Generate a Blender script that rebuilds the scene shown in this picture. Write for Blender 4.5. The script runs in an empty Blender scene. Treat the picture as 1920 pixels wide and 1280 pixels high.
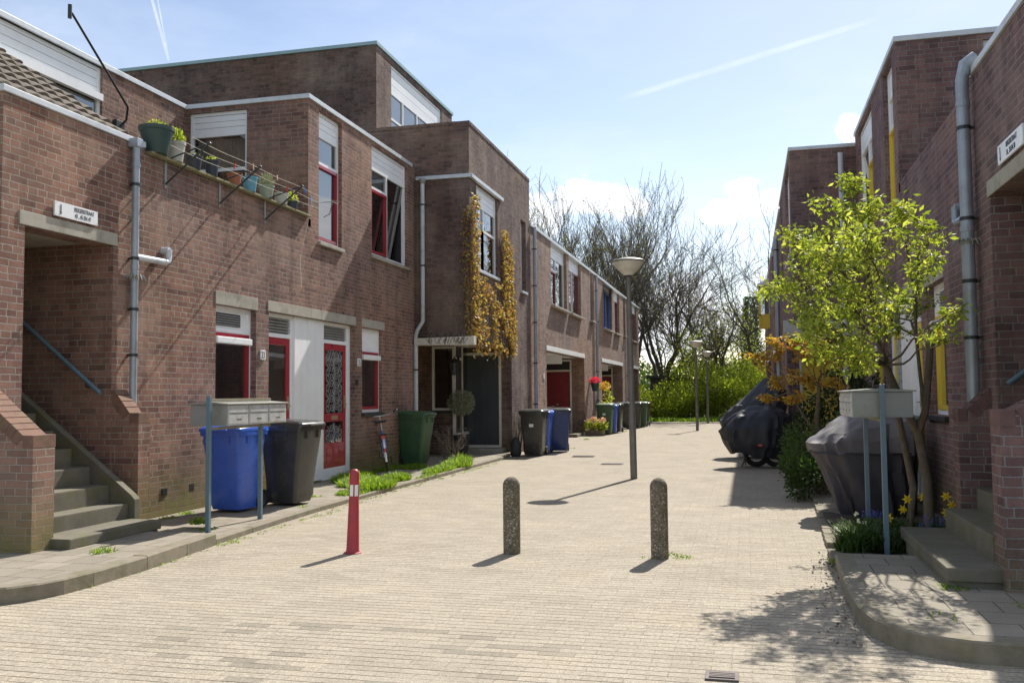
import bpy, bmesh, math, random
from mathutils import Vector, Matrix, noise
random.seed(7)
R = math.radians
scene = bpy.context.scene
C = scene.collection
PI = math.pi

# ------------------------------------------------------------------ materials
def new_mat(name):
    m = bpy.data.materials.new(name); m.use_nodes = True
    nt = m.node_tree; b = nt.nodes['Principled BSDF']
    return m, nt, b
def N(nt, t, **kw):
    n = nt.nodes.new(t)
    for k, v in kw.items():
        if k in n.inputs.keys() if isinstance(k, str) else False: n.inputs[k].default_value = v
        else: setattr(n, k, v)
    return n
def L(nt, a, b): nt.links.new(a, b)
def mathn(nt, op, a, b=None, clamp=False):
    n = nt.nodes.new('ShaderNodeMath'); n.operation = op; n.use_clamp = clamp
    for i, v in enumerate((a, b)):
        if v is None: continue
        if isinstance(v, (int, float)): n.inputs[i].default_value = v
        else: L(nt, v, n.inputs[i])
    return n.outputs[0]
def mixc(nt, fac, a, b, mode='MIX'):
    n = nt.nodes.new('ShaderNodeMix'); n.data_type = 'RGBA'; n.blend_type = mode
    for i, v in ((0, fac), (6, a), (7, b)):
        if isinstance(v, (int, float)): n.inputs[i].default_value = v
        elif isinstance(v, tuple): n.inputs[i].default_value = (*v, 1) if len(v) == 3 else v
        else: L(nt, v, n.inputs[i])
    return n.outputs[2]
def ramp(nt, fac, stops):
    n = nt.nodes.new('ShaderNodeValToRGB'); L(nt, fac, n.inputs[0])
    e = n.color_ramp.elements
    while len(e) < len(stops): e.new(0.5)
    for i, (p, c) in enumerate(stops):
        e[i].position = p; e[i].color = (*c, 1) if isinstance(c, tuple) else (c, c, c, 1)
    return n.outputs[0]
def noise_tex(nt, vec, scale, detail=3, rough=0.55):
    n = nt.nodes.new('ShaderNodeTexNoise'); n.inputs['Scale'].default_value = scale
    n.inputs['Detail'].default_value = detail; n.inputs['Roughness'].default_value = rough
    if vec is not None: L(nt, vec, n.inputs['Vector'])
    return n.outputs['Fac']
def bump(nt, b, h, strength=0.5, dist=0.01):
    n = nt.nodes.new('ShaderNodeBump'); n.inputs['Strength'].default_value = strength
    n.inputs['Distance'].default_value = dist; L(nt, h, n.inputs['Height']); L(nt, n.outputs[0], b.inputs['Normal'])

def plain(name, col, rough=0.6, var=0.12, vscale=6.0, bmp=0.0, metallic=0.0, spec=0.5, dirt=None, bscale=60, coat=0):
    m, nt, b = new_mat(name)
    tc = nt.nodes.new('ShaderNodeTexCoord').outputs['Object']
    f = noise_tex(nt, tc, vscale, 5, 0.65)
    lo = tuple(c*(1-var) for c in col); hi = tuple(min(1, c*(1+var)) for c in col)
    c = ramp(nt, f, [(0.3, lo), (0.7, hi)])
    if dirt:
        f2 = noise_tex(nt, tc, vscale*0.6+1.3, 6, 0.7)
        c = mixc(nt, ramp(nt, f2, [(0.48, 0.0), (0.68, dirt[1])]), c, dirt[0])
    L(nt, c, b.inputs['Base Color'])
    r = ramp(nt, f, [(0.3, max(0, rough-0.06)), (0.7, min(1, rough+0.08))]); L(nt, r, b.inputs['Roughness'])
    b.inputs['Metallic'].default_value = metallic
    b.inputs['Specular IOR Level'].default_value = spec
    if coat: b.inputs['Coat Weight'].default_value = coat
    if bmp: bump(nt, b, noise_tex(nt, tc, bscale, 3), bmp, 0.004)
    return m

def wall_coords(nt):
    g = nt.nodes.new('ShaderNodeNewGeometry')
    sp = nt.nodes.new('ShaderNodeSeparateXYZ'); L(nt, g.outputs['Position'], sp.inputs[0])
    sn = nt.nodes.new('ShaderNodeSeparateXYZ'); L(nt, g.outputs['True Normal'], sn.inputs[0])
    ax = mathn(nt, 'GREATER_THAN', mathn(nt, 'ABSOLUTE', sn.outputs[0]), 0.6)
    az = mathn(nt, 'GREATER_THAN', mathn(nt, 'ABSOLUTE', sn.outputs[2]), 0.6)
    u = nt.nodes.new('ShaderNodeMix'); L(nt, ax, u.inputs[0]); L(nt, sp.outputs[0], u.inputs[2]); L(nt, sp.outputs[1], u.inputs[3])
    v = nt.nodes.new('ShaderNodeMix'); L(nt, az, v.inputs[0]); L(nt, sp.outputs[2], v.inputs[2]); L(nt, sp.outputs[1], v.inputs[3])
    cb = nt.nodes.new('ShaderNodeCombineXYZ'); L(nt, u.outputs[0], cb.inputs[0]); L(nt, v.outputs[0], cb.inputs[1])
    return g.outputs['Position'], sp, cb.outputs[0]
def vadd_noise(nt, vec, pos, amt, scale):
    n = nt.nodes.new('ShaderNodeTexNoise'); n.inputs['Scale'].default_value = scale; n.inputs['Detail'].default_value = 2
    L(nt, pos, n.inputs['Vector'])
    a = nt.nodes.new('ShaderNodeVectorMath'); a.operation = 'MULTIPLY_ADD'
    L(nt, n.outputs['Color'], a.inputs[0]); a.inputs[1].default_value = (amt,)*3; L(nt, vec, a.inputs[2])
    return a.outputs[0]
def brick_node(nt, vec, w, h, mortar, c1, c2, cm, smooth=0.15, off=0.5, bias=0.0, sq=1.0, sqf=2):
    n = nt.nodes.new('ShaderNodeTexBrick'); L(nt, vec, n.inputs['Vector'])
    n.offset = off; n.squash = sq; n.squash_frequency = sqf
    for k, v in (('Color1', c1), ('Color2', c2), ('Mortar', cm)): n.inputs[k].default_value = (*v, 1)
    n.inputs['Scale'].default_value = 1; n.inputs['Mortar Size'].default_value = mortar
    n.inputs['Mortar Smooth'].default_value = smooth; n.inputs['Bias'].default_value = bias
    n.inputs['Brick Width'].default_value = w; n.inputs['Row Height'].default_value = h
    return n

def brick_mat(name, c1, c2, mort, moss=0.0, bleach=0.25):
    m, nt, b = new_mat(name)
    pos, sp, uv = wall_coords(nt)
    uv = vadd_noise(nt, uv, pos, 0.012, 7.0); uv = vadd_noise(nt, uv, pos, 0.006, 38.0)
    bk = brick_node(nt, uv, 0.225, 0.0685, 0.0060, c1, c2, mort, 0.3, 0.5, 0, 0.55, 3)
    # second lookup with black/white gives every brick its own random tone
    rk = brick_node(nt, uv, 0.225, 0.0685, 0.0, (0, 0, 0), (1, 1, 1), (0.5,)*3, 0.0, 0.5, 0, 0.55, 3)
    rnd = rk.outputs['Color']
    tone = ramp(nt, rnd, [(0.0, (0.76, 0.74, 0.78)), (0.12, (0.90, 0.89, 0.92)), (0.5, (1.0, 0.98, 0.97)), (0.88, (1.10, 1.04, 1.0)), (1.0, (1.04, 1.08, 1.08))])
    big = noise_tex(nt, pos, 0.9, 4, 0.6); mid = noise_tex(nt, pos, 7, 5, 0.7); fine = noise_tex(nt, pos, 70, 3, 0.7)
    bc = mixc(nt, 1.0, bk.outputs['Color'], tone, 'MULTIPLY')
    bc = mixc(nt, bk.outputs['Fac'], bc, mort)
    bc = mixc(nt, 1.0, bc, ramp(nt, mid, [(0.25, 0.82), (0.75, 1.14)]), 'MULTIPLY')
    bc = mixc(nt, 1.0, bc, ramp(nt, fine, [(0.25, 0.82), (0.75, 1.16)]), 'MULTIPLY')
    bc = mixc(nt, ramp(nt, big, [(0.46, 0.0), (0.66, bleach*1.25)]), bc, (0.36, 0.31, 0.28))
    # rain streaks, stretched vertically
    st = nt.nodes.new('ShaderNodeMapping'); L(nt, pos, st.inputs[0]); st.inputs['Scale'].default_value = (3.2, 3.2, 0.35)
    sf = noise_tex(nt, st.outputs[0], 1.0, 5, 0.65)
    bc = mixc(nt, 1.0, bc, ramp(nt, sf, [(0.28, 0.66), (0.5, 0.98), (0.75, 1.16)]), 'MULTIPLY')
    hue = noise_tex(nt, pos, 0.45, 3, 0.6)
    bc = mixc(nt, 1.0, bc, ramp(nt, hue, [(0.35, (0.86, 0.90, 0.98)), (0.5, (1.0, 1.0, 1.0)), (0.65, (1.12, 1.02, 0.92))]), 'MULTIPLY')
    ef = nt.nodes.new('ShaderNodeMapping'); L(nt, pos, ef.inputs[0]); ef.inputs['Scale'].default_value = (2.4, 2.4, 0.9); ef.inputs['Location'].default_value = (3, 7, 1)
    efm = mathn(nt, 'MULTIPLY', ramp(nt, noise_tex(nt, ef.outputs[0], 1.0, 7, 0.72), [(0.60, 0.0), (0.75, 0.5)]), ramp(nt, noise_tex(nt, pos, 22, 4, 0.75), [(0.35, 0.2), (0.65, 1.0)]))
    bc = mixc(nt, efm, bc, (0.46, 0.43, 0.41))
    if moss:
        zr = nt.nodes.new('ShaderNodeMapRange'); L(nt, sp.outputs[2], zr.inputs[0])
        zr.inputs[1].default_value = 0.75; zr.inputs[2].default_value = 0.08
        mk = mathn(nt, 'MULTIPLY', zr.outputs[0], ramp(nt, noise_tex(nt, pos, 3.5, 5, 0.7), [(0.3, 0.3), (0.6, 1.0)]))
        bc = mixc(nt, mathn(nt, 'MULTIPLY', mk, moss), bc, (0.20, 0.19, 0.055))
    L(nt, bc, b.inputs['Base Color'])
    b.inputs['Roughness'].default_value = 0.9; b.inputs['Specular IOR Level'].default_value = 0.25
    h = mathn(nt, 'SUBTRACT', 1.0, bk.outputs['Fac'])
    h = mathn(nt, 'ADD', h, mathn(nt, 'MULTIPLY', fine, 0.35))
    h = mathn(nt, 'ADD', h, mathn(nt, 'MULTIPLY', rnd, 0.45))
    h = mathn(nt, 'ADD', h, mathn(nt, 'MULTIPLY', mid, 0.6))
    bump(nt, b, h, 0.9, 0.017)
    return m

def klinker_mat():
    m, nt, b = new_mat('street_clinker')
    g = nt.nodes.new('ShaderNodeNewGeometry'); pos = g.outputs['Position']
    uv = vadd_noise(nt, pos, pos, 0.012, 4.0)
    bk = brick_node(nt, uv, 0.215, 0.081, 0.0028, (0.318, 0.277, 0.218), (0.372, 0.327, 0.258), (0.315, 0.272, 0.208), 0.3)
    rk = brick_node(nt, uv, 0.215, 0.081, 0.0, (0, 0, 0), (1, 1, 1), (0.5,)*3, 0.0)
    suv = nt.nodes.new('ShaderNodeSeparateXYZ'); L(nt, uv, suv.inputs[0])
    fr = mathn(nt, 'FRACT', mathn(nt, 'DIVIDE', suv.outputs[1], 0.081)); ln = mathn(nt, 'ABSOLUTE', mathn(nt, 'SUBTRACT', fr, 0.5))
    jm = nt.nodes.new('ShaderNodeMapping'); L(nt, pos, jm.inputs[0]); jm.inputs['Scale'].default_value = (2.2, 12.0, 1)
    open_j = ramp(nt, noise_tex(nt, jm.outputs[0], 1.0, 3, 0.6), [(0.34, 0.0), (0.56, 1.0)])
    joint = mathn(nt, 'MULTIPLY', ramp(nt, ln, [(0.41, 0.0), (0.48, 1.0)]), open_j)
    mid = noise_tex(nt, pos, 1.1, 5, 0.7); agg = noise_tex(nt, pos, 105, 3, 0.85); agg2 = noise_tex(nt, pos, 38, 4, 0.85)
    c = bk.outputs['Color']
    c = mixc(nt, 1.0, c, ramp(nt, agg, [(0.3, 0.5), (0.5, 1.0), (0.7, 1.45)]), 'MULTIPLY')
    c = mixc(nt, 1.0, c, ramp(nt, agg2, [(0.3, 0.68), (0.7, 1.3)]), 'MULTIPLY')
    c = mixc(nt, 1.0, c, ramp(nt, mid, [(0.25, (0.86, 0.85, 0.82)), (0.5, (1.0, 1.0, 1.0)), (0.75, (1.1, 1.06, 1.0))]), 'MULTIPLY')
    vd = nt.nodes.new('ShaderNodeVectorMath'); vd.operation = 'DISTANCE'; vsc = nt.nodes.new('ShaderNodeMapping'); L(nt, pos, vsc.inputs[0]); vsc.inputs['Scale'].default_value = (0.75, 1.35, 0)
    L(nt, vsc.outputs[0], vd.inputs[0]); vd.inputs[1].default_value = (-2.35*0.75, 5.05*1.35, 0)
    near = nt.nodes.new('ShaderNodeMapRange'); L(nt, vd.outputs['Value'], near.inputs[0]); near.inputs[1].default_value = 1.7; near.inputs[2].default_value = 0.7
    clus = mathn(nt, 'MAXIMUM', near.outputs[0], ramp(nt, noise_tex(nt, pos, 0.5, 3, 0.6), [(0.60, 0.0), (0.68, 0.6)]))
    dk = ramp(nt, rk.outputs['Color'], [(0.84, 0.0), (0.86, 1.0)])
    c = mixc(nt, mathn(nt, 'MULTIPLY', mathn(nt, 'MULTIPLY', dk, mathn(nt, 'MULTIPLY', clus, ramp(nt, agg2, [(0.38, 0.15), (0.58, 1.0)]))), 0.75), c, (0.12, 0.108, 0.085))
    # long stains where gutters of sand and moss sit
    stn = ramp(nt, noise_tex(nt, pos, 2.6, 6, 0.75), [(0.62, 0.0), (0.8, 0.5)])
    c = mixc(nt, stn, c, (0.3, 0.26, 0.17))
    c = mixc(nt, mathn(nt, 'MULTIPLY', joint, 0.85), c, (0.10, 0.078, 0.05))
    L(nt, c, b.inputs['Base Color']); b.inputs['Roughness'].default_value = 0.88
    b.inputs['Specular IOR Level'].default_value = 0.3
    h = mathn(nt, 'ADD', mathn(nt, 'SUBTRACT', 1.0, bk.outputs['Fac']), mathn(nt, 'MULTIPLY', agg2, 0.5))
    h = mathn(nt, 'ADD', h, mathn(nt, 'MULTIPLY', rk.outputs['Color'], 0.35)); h = mathn(nt, 'SUBTRACT', h, mathn(nt, 'MULTIPLY', joint, 0.9))
    bump(nt, b, h, 0.8, 0.007)
    return m

def tile_mat():
    m, nt, b = new_mat('paving_tiles')
    g = nt.nodes.new('ShaderNodeNewGeometry'); pos = g.outputs['Position']
    uv = vadd_noise(nt, pos, pos, 0.01, 2.0)
    bk = brick_node(nt, uv, 0.3, 0.3, 0.004, (0.235, 0.205, 0.16), (0.29, 0.255, 0.2), (0.05, 0.045, 0.025), 0.2)
    agg = noise_tex(nt, pos, 90, 2, 0.8); mid = noise_tex(nt, pos, 2.2, 6, 0.7)
    c = mixc(nt, 1.0, bk.outputs['Color'], ramp(nt, agg, [(0.3, 0.75), (0.7, 1.2)]), 'MULTIPLY')
    c = mixc(nt, 1.0, c, ramp(nt, mid, [(0.25, 0.78), (0.75, 1.15)]), 'MULTIPLY')
    c = mixc(nt, ramp(nt, noise_tex(nt, pos, 3.3, 6, 0.75), [(0.55, 0.0), (0.75, 0.45)]), c, (0.15, 0.14, 0.06))
    L(nt, c, b.inputs['Base Color']); b.inputs['Roughness'].default_value = 0.9
    h = mathn(nt, 'ADD', mathn(nt, 'SUBTRACT', 1.0, bk.outputs['Fac']), mathn(nt, 'MULTIPLY', agg, 0.2))
    bump(nt, b, h, 0.7, 0.008)
    return m

def leaf_mat(name, cols, trans=0.45, rough=0.5):
    m, nt, b = new_mat(name)
    g = nt.nodes.new('ShaderNodeNewGeometry')
    n = len(cols)
    c = ramp(nt, g.outputs['Random Per Island'], [(i/(n-1), cc) for i, cc in enumerate(cols)])
    L(nt, c, b.inputs['Base Color']); b.inputs['Roughness'].default_value = rough
    b.inputs['Specular IOR Level'].default_value = 0.35
    tr = nt.nodes.new('ShaderNodeBsdfTranslucent')
    L(nt, mixc(nt, 1.0, c, (1.5, 1.55, 0.75), 'MULTIPLY'), tr.inputs['Color'])
    mx = nt.nodes.new('ShaderNodeMixShader'); mx.inputs[0].default_value = trans
    L(nt, b.outputs[0], mx.inputs[1]); L(nt, tr.outputs[0], mx.inputs[2])
    L(nt, mx.outputs[0], nt.nodes['Material Output'].inputs['Surface'])
    return m

def glass_mat(name='window_glass', ior=2.3, tint=(0.75, 0.8, 0.8)):
    m, nt, b = new_mat(name)
    nt.nodes.remove(b)
    tr = nt.nodes.new('ShaderNodeBsdfTransparent'); tr.inputs[0].default_value = (*tint, 1)
    gl = nt.nodes.new('ShaderNodeBsdfGlossy'); gl.inputs['Roughness'].default_value = 0.015
    fr = nt.nodes.new('ShaderNodeFresnel'); fr.inputs[0].default_value = ior
    pos = nt.nodes.new('ShaderNodeNewGeometry').outputs['Position']
    bp = nt.nodes.new('ShaderNodeBump'); bp.inputs['Strength'].default_value = 0.05; bp.inputs['Distance'].default_value = 0.02
    L(nt, noise_tex(nt, pos, 1.6, 1), bp.inputs['Height']); L(nt, bp.outputs[0], gl.inputs['Normal'])
    mx = nt.nodes.new('ShaderNodeMixShader')
    L(nt, mathn(nt, 'MULTIPLY', fr.outputs[0], 1.5, True), mx.inputs[0]); L(nt, tr.outputs[0], mx.inputs[1]); L(nt, gl.outputs[0], mx.inputs[2])
    L(nt, mx.outputs[0], nt.nodes['Material Output'].inputs['Surface'])
    return m

M = {}
M['brick'] = brick_mat('brick_red_brown', (0.200, 0.108, 0.082), (0.268, 0.148, 0.112), (0.38, 0.34, 0.285), 0.9, 0.26)
M['brick_ivy'] = brick_mat('brick_brown', (0.135, 0.082, 0.066), (0.185, 0.112, 0.09), (0.22, 0.195, 0.17), 0.3, 0.3)
M['brick_row'] = brick_mat('brick_pale_row', (0.25, 0.165, 0.125), (0.33, 0.22, 0.17), (0.40, 0.35, 0.30), 0.2, 0.3)
M['brick_right'] = brick_mat('brick_purple_red', (0.165, 0.098, 0.097), (0.225, 0.130, 0.126), (0.30, 0.275, 0.26), 0.5, 0.2)
M['street'] = klinker_mat()
M['tiles'] = tile_mat()
M['kerb'] = plain('kerb_concrete', (0.225, 0.195, 0.145), 0.9, 0.18, 5, 0.5, dirt=((0.13, 0.12, 0.06), 0.7))
M['concrete'] = plain('weathered_concrete', (0.40, 0.37, 0.31), 0.85, 0.16, 3, 0.4, dirt=((0.17, 0.155, 0.11), 0.6))
M['step'] = plain('mossy_step_concrete', (0.150, 0.136, 0.105), 0.9, 0.22, 4, 0.6, dirt=((0.12, 0.12, 0.045), 0.85))
M['white'] = plain('white_paint', (0.86, 0.87, 0.88), 0.45, 0.03, 2, dirt=((0.62, 0.61, 0.58), 0.2))
M['cream'] = plain('cream_paint', (0.68, 0.65, 0.56), 0.5, 0.06, 3, dirt=((0.32, 0.29, 0.23), 0.4))
M['red'] = plain('red_paint', (0.36, 0.018, 0.032), 0.32, 0.08, 3, coat=0.3)
M['darkred'] = plain('dark_red_paint', (0.20, 0.022, 0.028), 0.35, 0.08, 3, coat=0.3)
M['yellow'] = plain('yellow_paint', (0.72, 0.52, 0.05), 0.4, 0.06, 3)
M['blue'] = plain('blue_paint', (0.05, 0.13, 0.42), 0.35, 0.06, 3)
M['slate'] = plain('slate_door_paint', (0.045, 0.053, 0.06), 0.4, 0.1, 2)
M['metaltrim'] = plain('zinc_trim', (0.62, 0.65, 0.68), 0.45, 0.06, 3, metallic=0.15, dirt=((0.35, 0.36, 0.36), 0.4))
M['trim_teal'] = plain('blue_grey_trim', (0.30, 0.44, 0.48), 0.5, 0.08, 3)
M['zinc'] = plain('zinc_pipe', (0.36, 0.40, 0.45), 0.42, 0.12, 5, metallic=0.35, dirt=((0.22, 0.24, 0.26), 0.5))
M['pvc'] = plain('grey_white_pipe', (0.58, 0.61, 0.64), 0.4, 0.06, 5, dirt=((0.3, 0.3, 0.28), 0.6))
M['bluepost'] = plain('blue_grey_post', (0.12, 0.19, 0.235), 0.42, 0.1, 6)
M['darkmetal'] = plain('dark_metal', (0.05, 0.055, 0.06), 0.4, 0.1, 6, metallic=0.5)
M['galv'] = plain('galvanised_box', (0.30, 0.305, 0.29), 0.5, 0.08, 4, metallic=0.3, dirt=((0.2, 0.19, 0.13), 0.7))
M['boxfront'] = plain('mailbox_front', (0.62, 0.63, 0.63), 0.4, 0.08, 9, metallic=0.4, dirt=((0.3, 0.29, 0.26), 0.5))
M['rust'] = plain('greenish_rail', (0.24, 0.22, 0.15), 0.8, 0.2, 9)
M['bindark_bluecast'] = plain('dark_bin_blue_reflection', (0.022, 0.05, 0.17), 0.26, 0.12, 4, dirt=((0.06, 0.07, 0.10), 0.4))  # navy puts the neighbouring blue bin's reflection into a dark bin's colour
M['binblue'] = plain('blue_bin_plastic', (0.045, 0.13, 0.58), 0.28, 0.1, 4, dirt=((0.10, 0.14, 0.36), 0.4))
M['bindark'] = plain('dark_bin_plastic', (0.048, 0.047, 0.045), 0.24, 0.12, 4, dirt=((0.10, 0.095, 0.07), 0.4))
M['bingreen'] = plain('green_bin_plastic', (0.045, 0.11, 0.048), 0.42, 0.14, 4, dirt=((0.10, 0.125, 0.07), 0.5))
M['rubber'] = plain('black_rubber', (0.02, 0.02, 0.02), 0.7, 0.2, 8)
M['bollred'] = plain('red_bollard_plastic', (0.40, 0.035, 0.05), 0.5, 0.14, 9, dirt=((0.22, 0.06, 0.055), 0.5))
M['reflector'] = plain('white_reflector', (0.82, 0.82, 0.8), 0.35, 0.02, 5)
M['lens'] = plain('red_lens', (0.5, 0.02, 0.02), 0.2, 0.05, 5, coat=0.5)
M['lamppole'] = plain('lamp_pole_paint', (0.20, 0.185, 0.17), 0.5, 0.14, 5, metallic=0.2, dirt=((0.1, 0.1, 0.09), 0.5))
M['lampshade'] = plain('lamp_diffuser', (0.62, 0.60, 0.53), 0.35, 0.08, 5, dirt=((0.4, 0.37, 0.28), 0.4))
M['soil'] = plain('dark_soil', (0.065, 0.05, 0.038), 0.95, 0.4, 9, 1.0, dirt=((0.15, 0.11, 0.08), 0.6), bscale=25)
M['ground'] = plain('grass_ground', (0.07, 0.10, 0.025), 0.95, 0.3, 1.5, 0.6, bscale=10)
M['bark'] = plain('grey_brown_bark', (0.14, 0.105, 0.075), 0.9, 0.3, 14, 1.0, bscale=30, dirt=((0.12, 0.13, 0.07), 0.5))
M['barkdark'] = plain('dark_bark', (0.095, 0.078, 0.062), 0.9, 0.3, 5)
M['stem'] = plain('dry_vine_stem', (0.22, 0.17, 0.13), 0.9, 0.3, 14)
M['rooftile'] = plain('brown_grey_roof_tile', (0.155, 0.125, 0.10), 0.85, 0.25, 7, 0.6, dirt=((0.22, 0.2, 0.15), 0.6))
M['bitumen'] = plain('roof_felt', (0.08, 0.08, 0.08), 0.9, 0.2, 2)
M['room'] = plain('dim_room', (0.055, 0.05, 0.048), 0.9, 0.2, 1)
M['curtain'] = plain('net_curtain', (0.62, 0.60, 0.54), 0.9, 0.08, 7)
M['blind'] = plain('green_grey_blind', (0.42, 0.45, 0.40), 0.8, 0.06, 3)
M['dirtypot'] = plain('grey_plastic_pot', (0.42, 0.42, 0.38), 0.6, 0.1, 6)
M['pot_green'] = plain('dark_green_pot', (0.035, 0.065, 0.06), 0.45, 0.1, 6)
M['pot_navy'] = plain('blue_black_pot', (0.03, 0.038, 0.055), 0.4, 0.1, 6)
M['terracotta'] = plain('terracotta', (0.32, 0.12, 0.06), 0.8, 0.12, 8)
M['pot_cyan'] = plain('light_blue_pot', (0.11, 0.32, 0.42), 0.45, 0.08, 6)
M['pot_moss'] = plain('green_grey_pot', (0.30, 0.33, 0.25), 0.7, 0.14, 8)
M['pot_black'] = plain('black_planter', (0.03, 0.032, 0.034), 0.6, 0.1, 6)
M['peg_red'] = plain('red_peg', (0.6, 0.05, 0.04), 0.5, 0.05, 6)
M['peg_blue'] = plain('blue_peg', (0.06, 0.2, 0.6), 0.5, 0.05, 6)
M['peg_wood'] = plain('wooden_peg', (0.6, 0.42, 0.3), 0.7, 0.05, 6)
M['rope'] = plain('white_line', (0.7, 0.67, 0.58), 0.8, 0.05, 6)
M['plank'] = plain('mossy_shelf_board', (0.26, 0.235, 0.13), 0.85, 0.25, 12, 0.5, dirt=((0.14, 0.14, 0.06), 0.6))
M['glass'] = glass_mat()
M['lace'] = plain('white_scroll_ironwork', (0.45, 0.45, 0.44), 0.5, 0.04, 4)
M['black'] = plain('sign_black', (0.02, 0.02, 0.025), 0.5, 0.05, 4)
M['signwhite'] = plain('sign_enamel', (0.84, 0.84, 0.85), 0.3, 0.02, 4)
M['brass'] = plain('brass', (0.55, 0.45, 0.28), 0.35, 0.08, 6, metallic=0.8)
M['cover_dark'] = plain('dark_cover_fabric', (0.05, 0.045, 0.055), 0.6, 0.15, 5, 0.3)
M['cover_mid'] = plain('grey_cover_fabric', (0.115, 0.103, 0.11), 0.6, 0.12, 5, 0.3)
M['cover_black'] = plain('black_cover_fabric', (0.018, 0.02, 0.028), 0.5, 0.15, 5, 0.3)
M['cover_blue'] = plain('blue_black_cover_fabric', (0.045, 0.05, 0.062), 0.55, 0.15, 5, 0.3)
M['frameblue'] = plain('blue_bicycle_paint', (0.08, 0.16, 0.5), 0.3, 0.05, 5, coat=0.4)
M['chrome'] = plain('chrome', (0.7, 0.7, 0.72), 0.35, 0.05, 5, metallic=0.5)
M['iron'] = plain('cast_iron', (0.12, 0.10, 0.095), 0.7, 0.2, 20, 0.5, metallic=0.3)
def aggregate_mat():
    m, nt, b = new_mat('exposed_aggregate')
    tc = nt.nodes.new('ShaderNodeTexCoord').outputs['Object']
    v = nt.nodes.new('ShaderNodeTexVoronoi'); v.inputs['Scale'].default_value = 95; L(nt, tc, v.inputs['Vector'])
    sv = nt.nodes.new('ShaderNodeSeparateXYZ'); L(nt, v.outputs['Color'], sv.inputs[0])
    c = ramp(nt, sv.outputs[0], [(0.0, (0.09, 0.075, 0.05)), (0.5, (0.17, 0.14, 0.095)), (0.85, (0.24, 0.2, 0.14)), (1.0, (0.52, 0.48, 0.4))])
    c = mixc(nt, ramp(nt, noise_tex(nt, tc, 5, 5, 0.7), [(0.45, 0.0), (0.7, 0.7)]), c, (0.085, 0.085, 0.035))
    L(nt, c, b.inputs['Base Color']); b.inputs['Roughness'].default_value = 0.85
    bump(nt, b, mathn(nt, 'SUBTRACT', 1.0, v.outputs['Distance']), 0.8, 0.006)
    return m
M['aggregate'] = aggregate_mat()
M['capbrick'] = plain('cap_brick', (0.19, 0.105, 0.075), 0.9, 0.3, 9, 0.8, bscale=60, dirt=((0.19, 0.15, 0.08), 0.7))
M['capbrick_dark'] = plain('cap_brick_purple', (0.16, 0.085, 0.08), 0.9, 0.3, 9, 0.8, bscale=60, dirt=((0.1, 0.09, 0.07), 0.6))
M['leaf_lime'] = leaf_mat('lime_leaves', [(0.11, 0.15, 0.03), (0.22, 0.28, 0.04), (0.36, 0.40, 0.07), (0.50, 0.50, 0.14)], 0.5)
M['leaf_green'] = leaf_mat('mid_green_leaves', [(0.03, 0.06, 0.015), (0.05, 0.095, 0.02), (0.085, 0.13, 0.03)], 0.35)
M['leaf_dark'] = leaf_mat('dark_green_leaves', [(0.02, 0.035, 0.015), (0.04, 0.06, 0.022)], 0.2)
M['leaf_orange'] = leaf_mat('bronze_orange_leaves', [(0.34, 0.13, 0.04), (0.48, 0.24, 0.05), (0.52, 0.38, 0.07), (0.28, 0.26, 0.05)], 0.45)
M['leaf_ivy'] = leaf_mat('yellow_ivy_leaves', [(0.24, 0.11, 0.06), (0.40, 0.22, 0.09), (0.50, 0.35, 0.12), (0.28, 0.27, 0.09), (0.44, 0.21, 0.09), (0.20, 0.20, 0.07)], 0.35)
M['leaf_hedge'] = leaf_mat('spring_shrub_leaves', [(0.09, 0.14, 0.02), (0.19, 0.25, 0.03), (0.30, 0.35, 0.04), (0.40, 0.42, 0.07)], 0.55)
M['leaf_bud'] = leaf_mat('opening_buds', [(0.16, 0.16, 0.04), (0.28, 0.24, 0.06), (0.2, 0.22, 0.06)], 0.4)
M['leaf_grey'] = leaf_mat('grey_green_leaves', [(0.2, 0.22, 0.16), (0.3, 0.31, 0.23)], 0.25)
M['grass'] = leaf_mat('grass_blades', [(0.09, 0.16, 0.02), (0.18, 0.28, 0.03), (0.28, 0.38, 0.05)], 0.5)
M['petal_yellow'] = leaf_mat('yellow_petals', [(0.75, 0.55, 0.03), (0.85, 0.65, 0.05)], 0.3)
M['petal_blue'] = leaf_mat('blue_petals', [(0.07, 0.09, 0.4), (0.12, 0.16, 0.55)], 0.2)
M['petal_red'] = leaf_mat('crimson_petals', [(0.6, 0.02, 0.08), (0.75, 0.04, 0.14)], 0.3)
M['petal_pink'] = leaf_mat('pink_petals', [(0.6, 0.25, 0.35), (0.7, 0.5, 0.45)], 0.3)
M['petal_white'] = leaf_mat('white_petals', [(0.75, 0.75, 0.7), (0.8, 0.8, 0.72)], 0.3)

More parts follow.
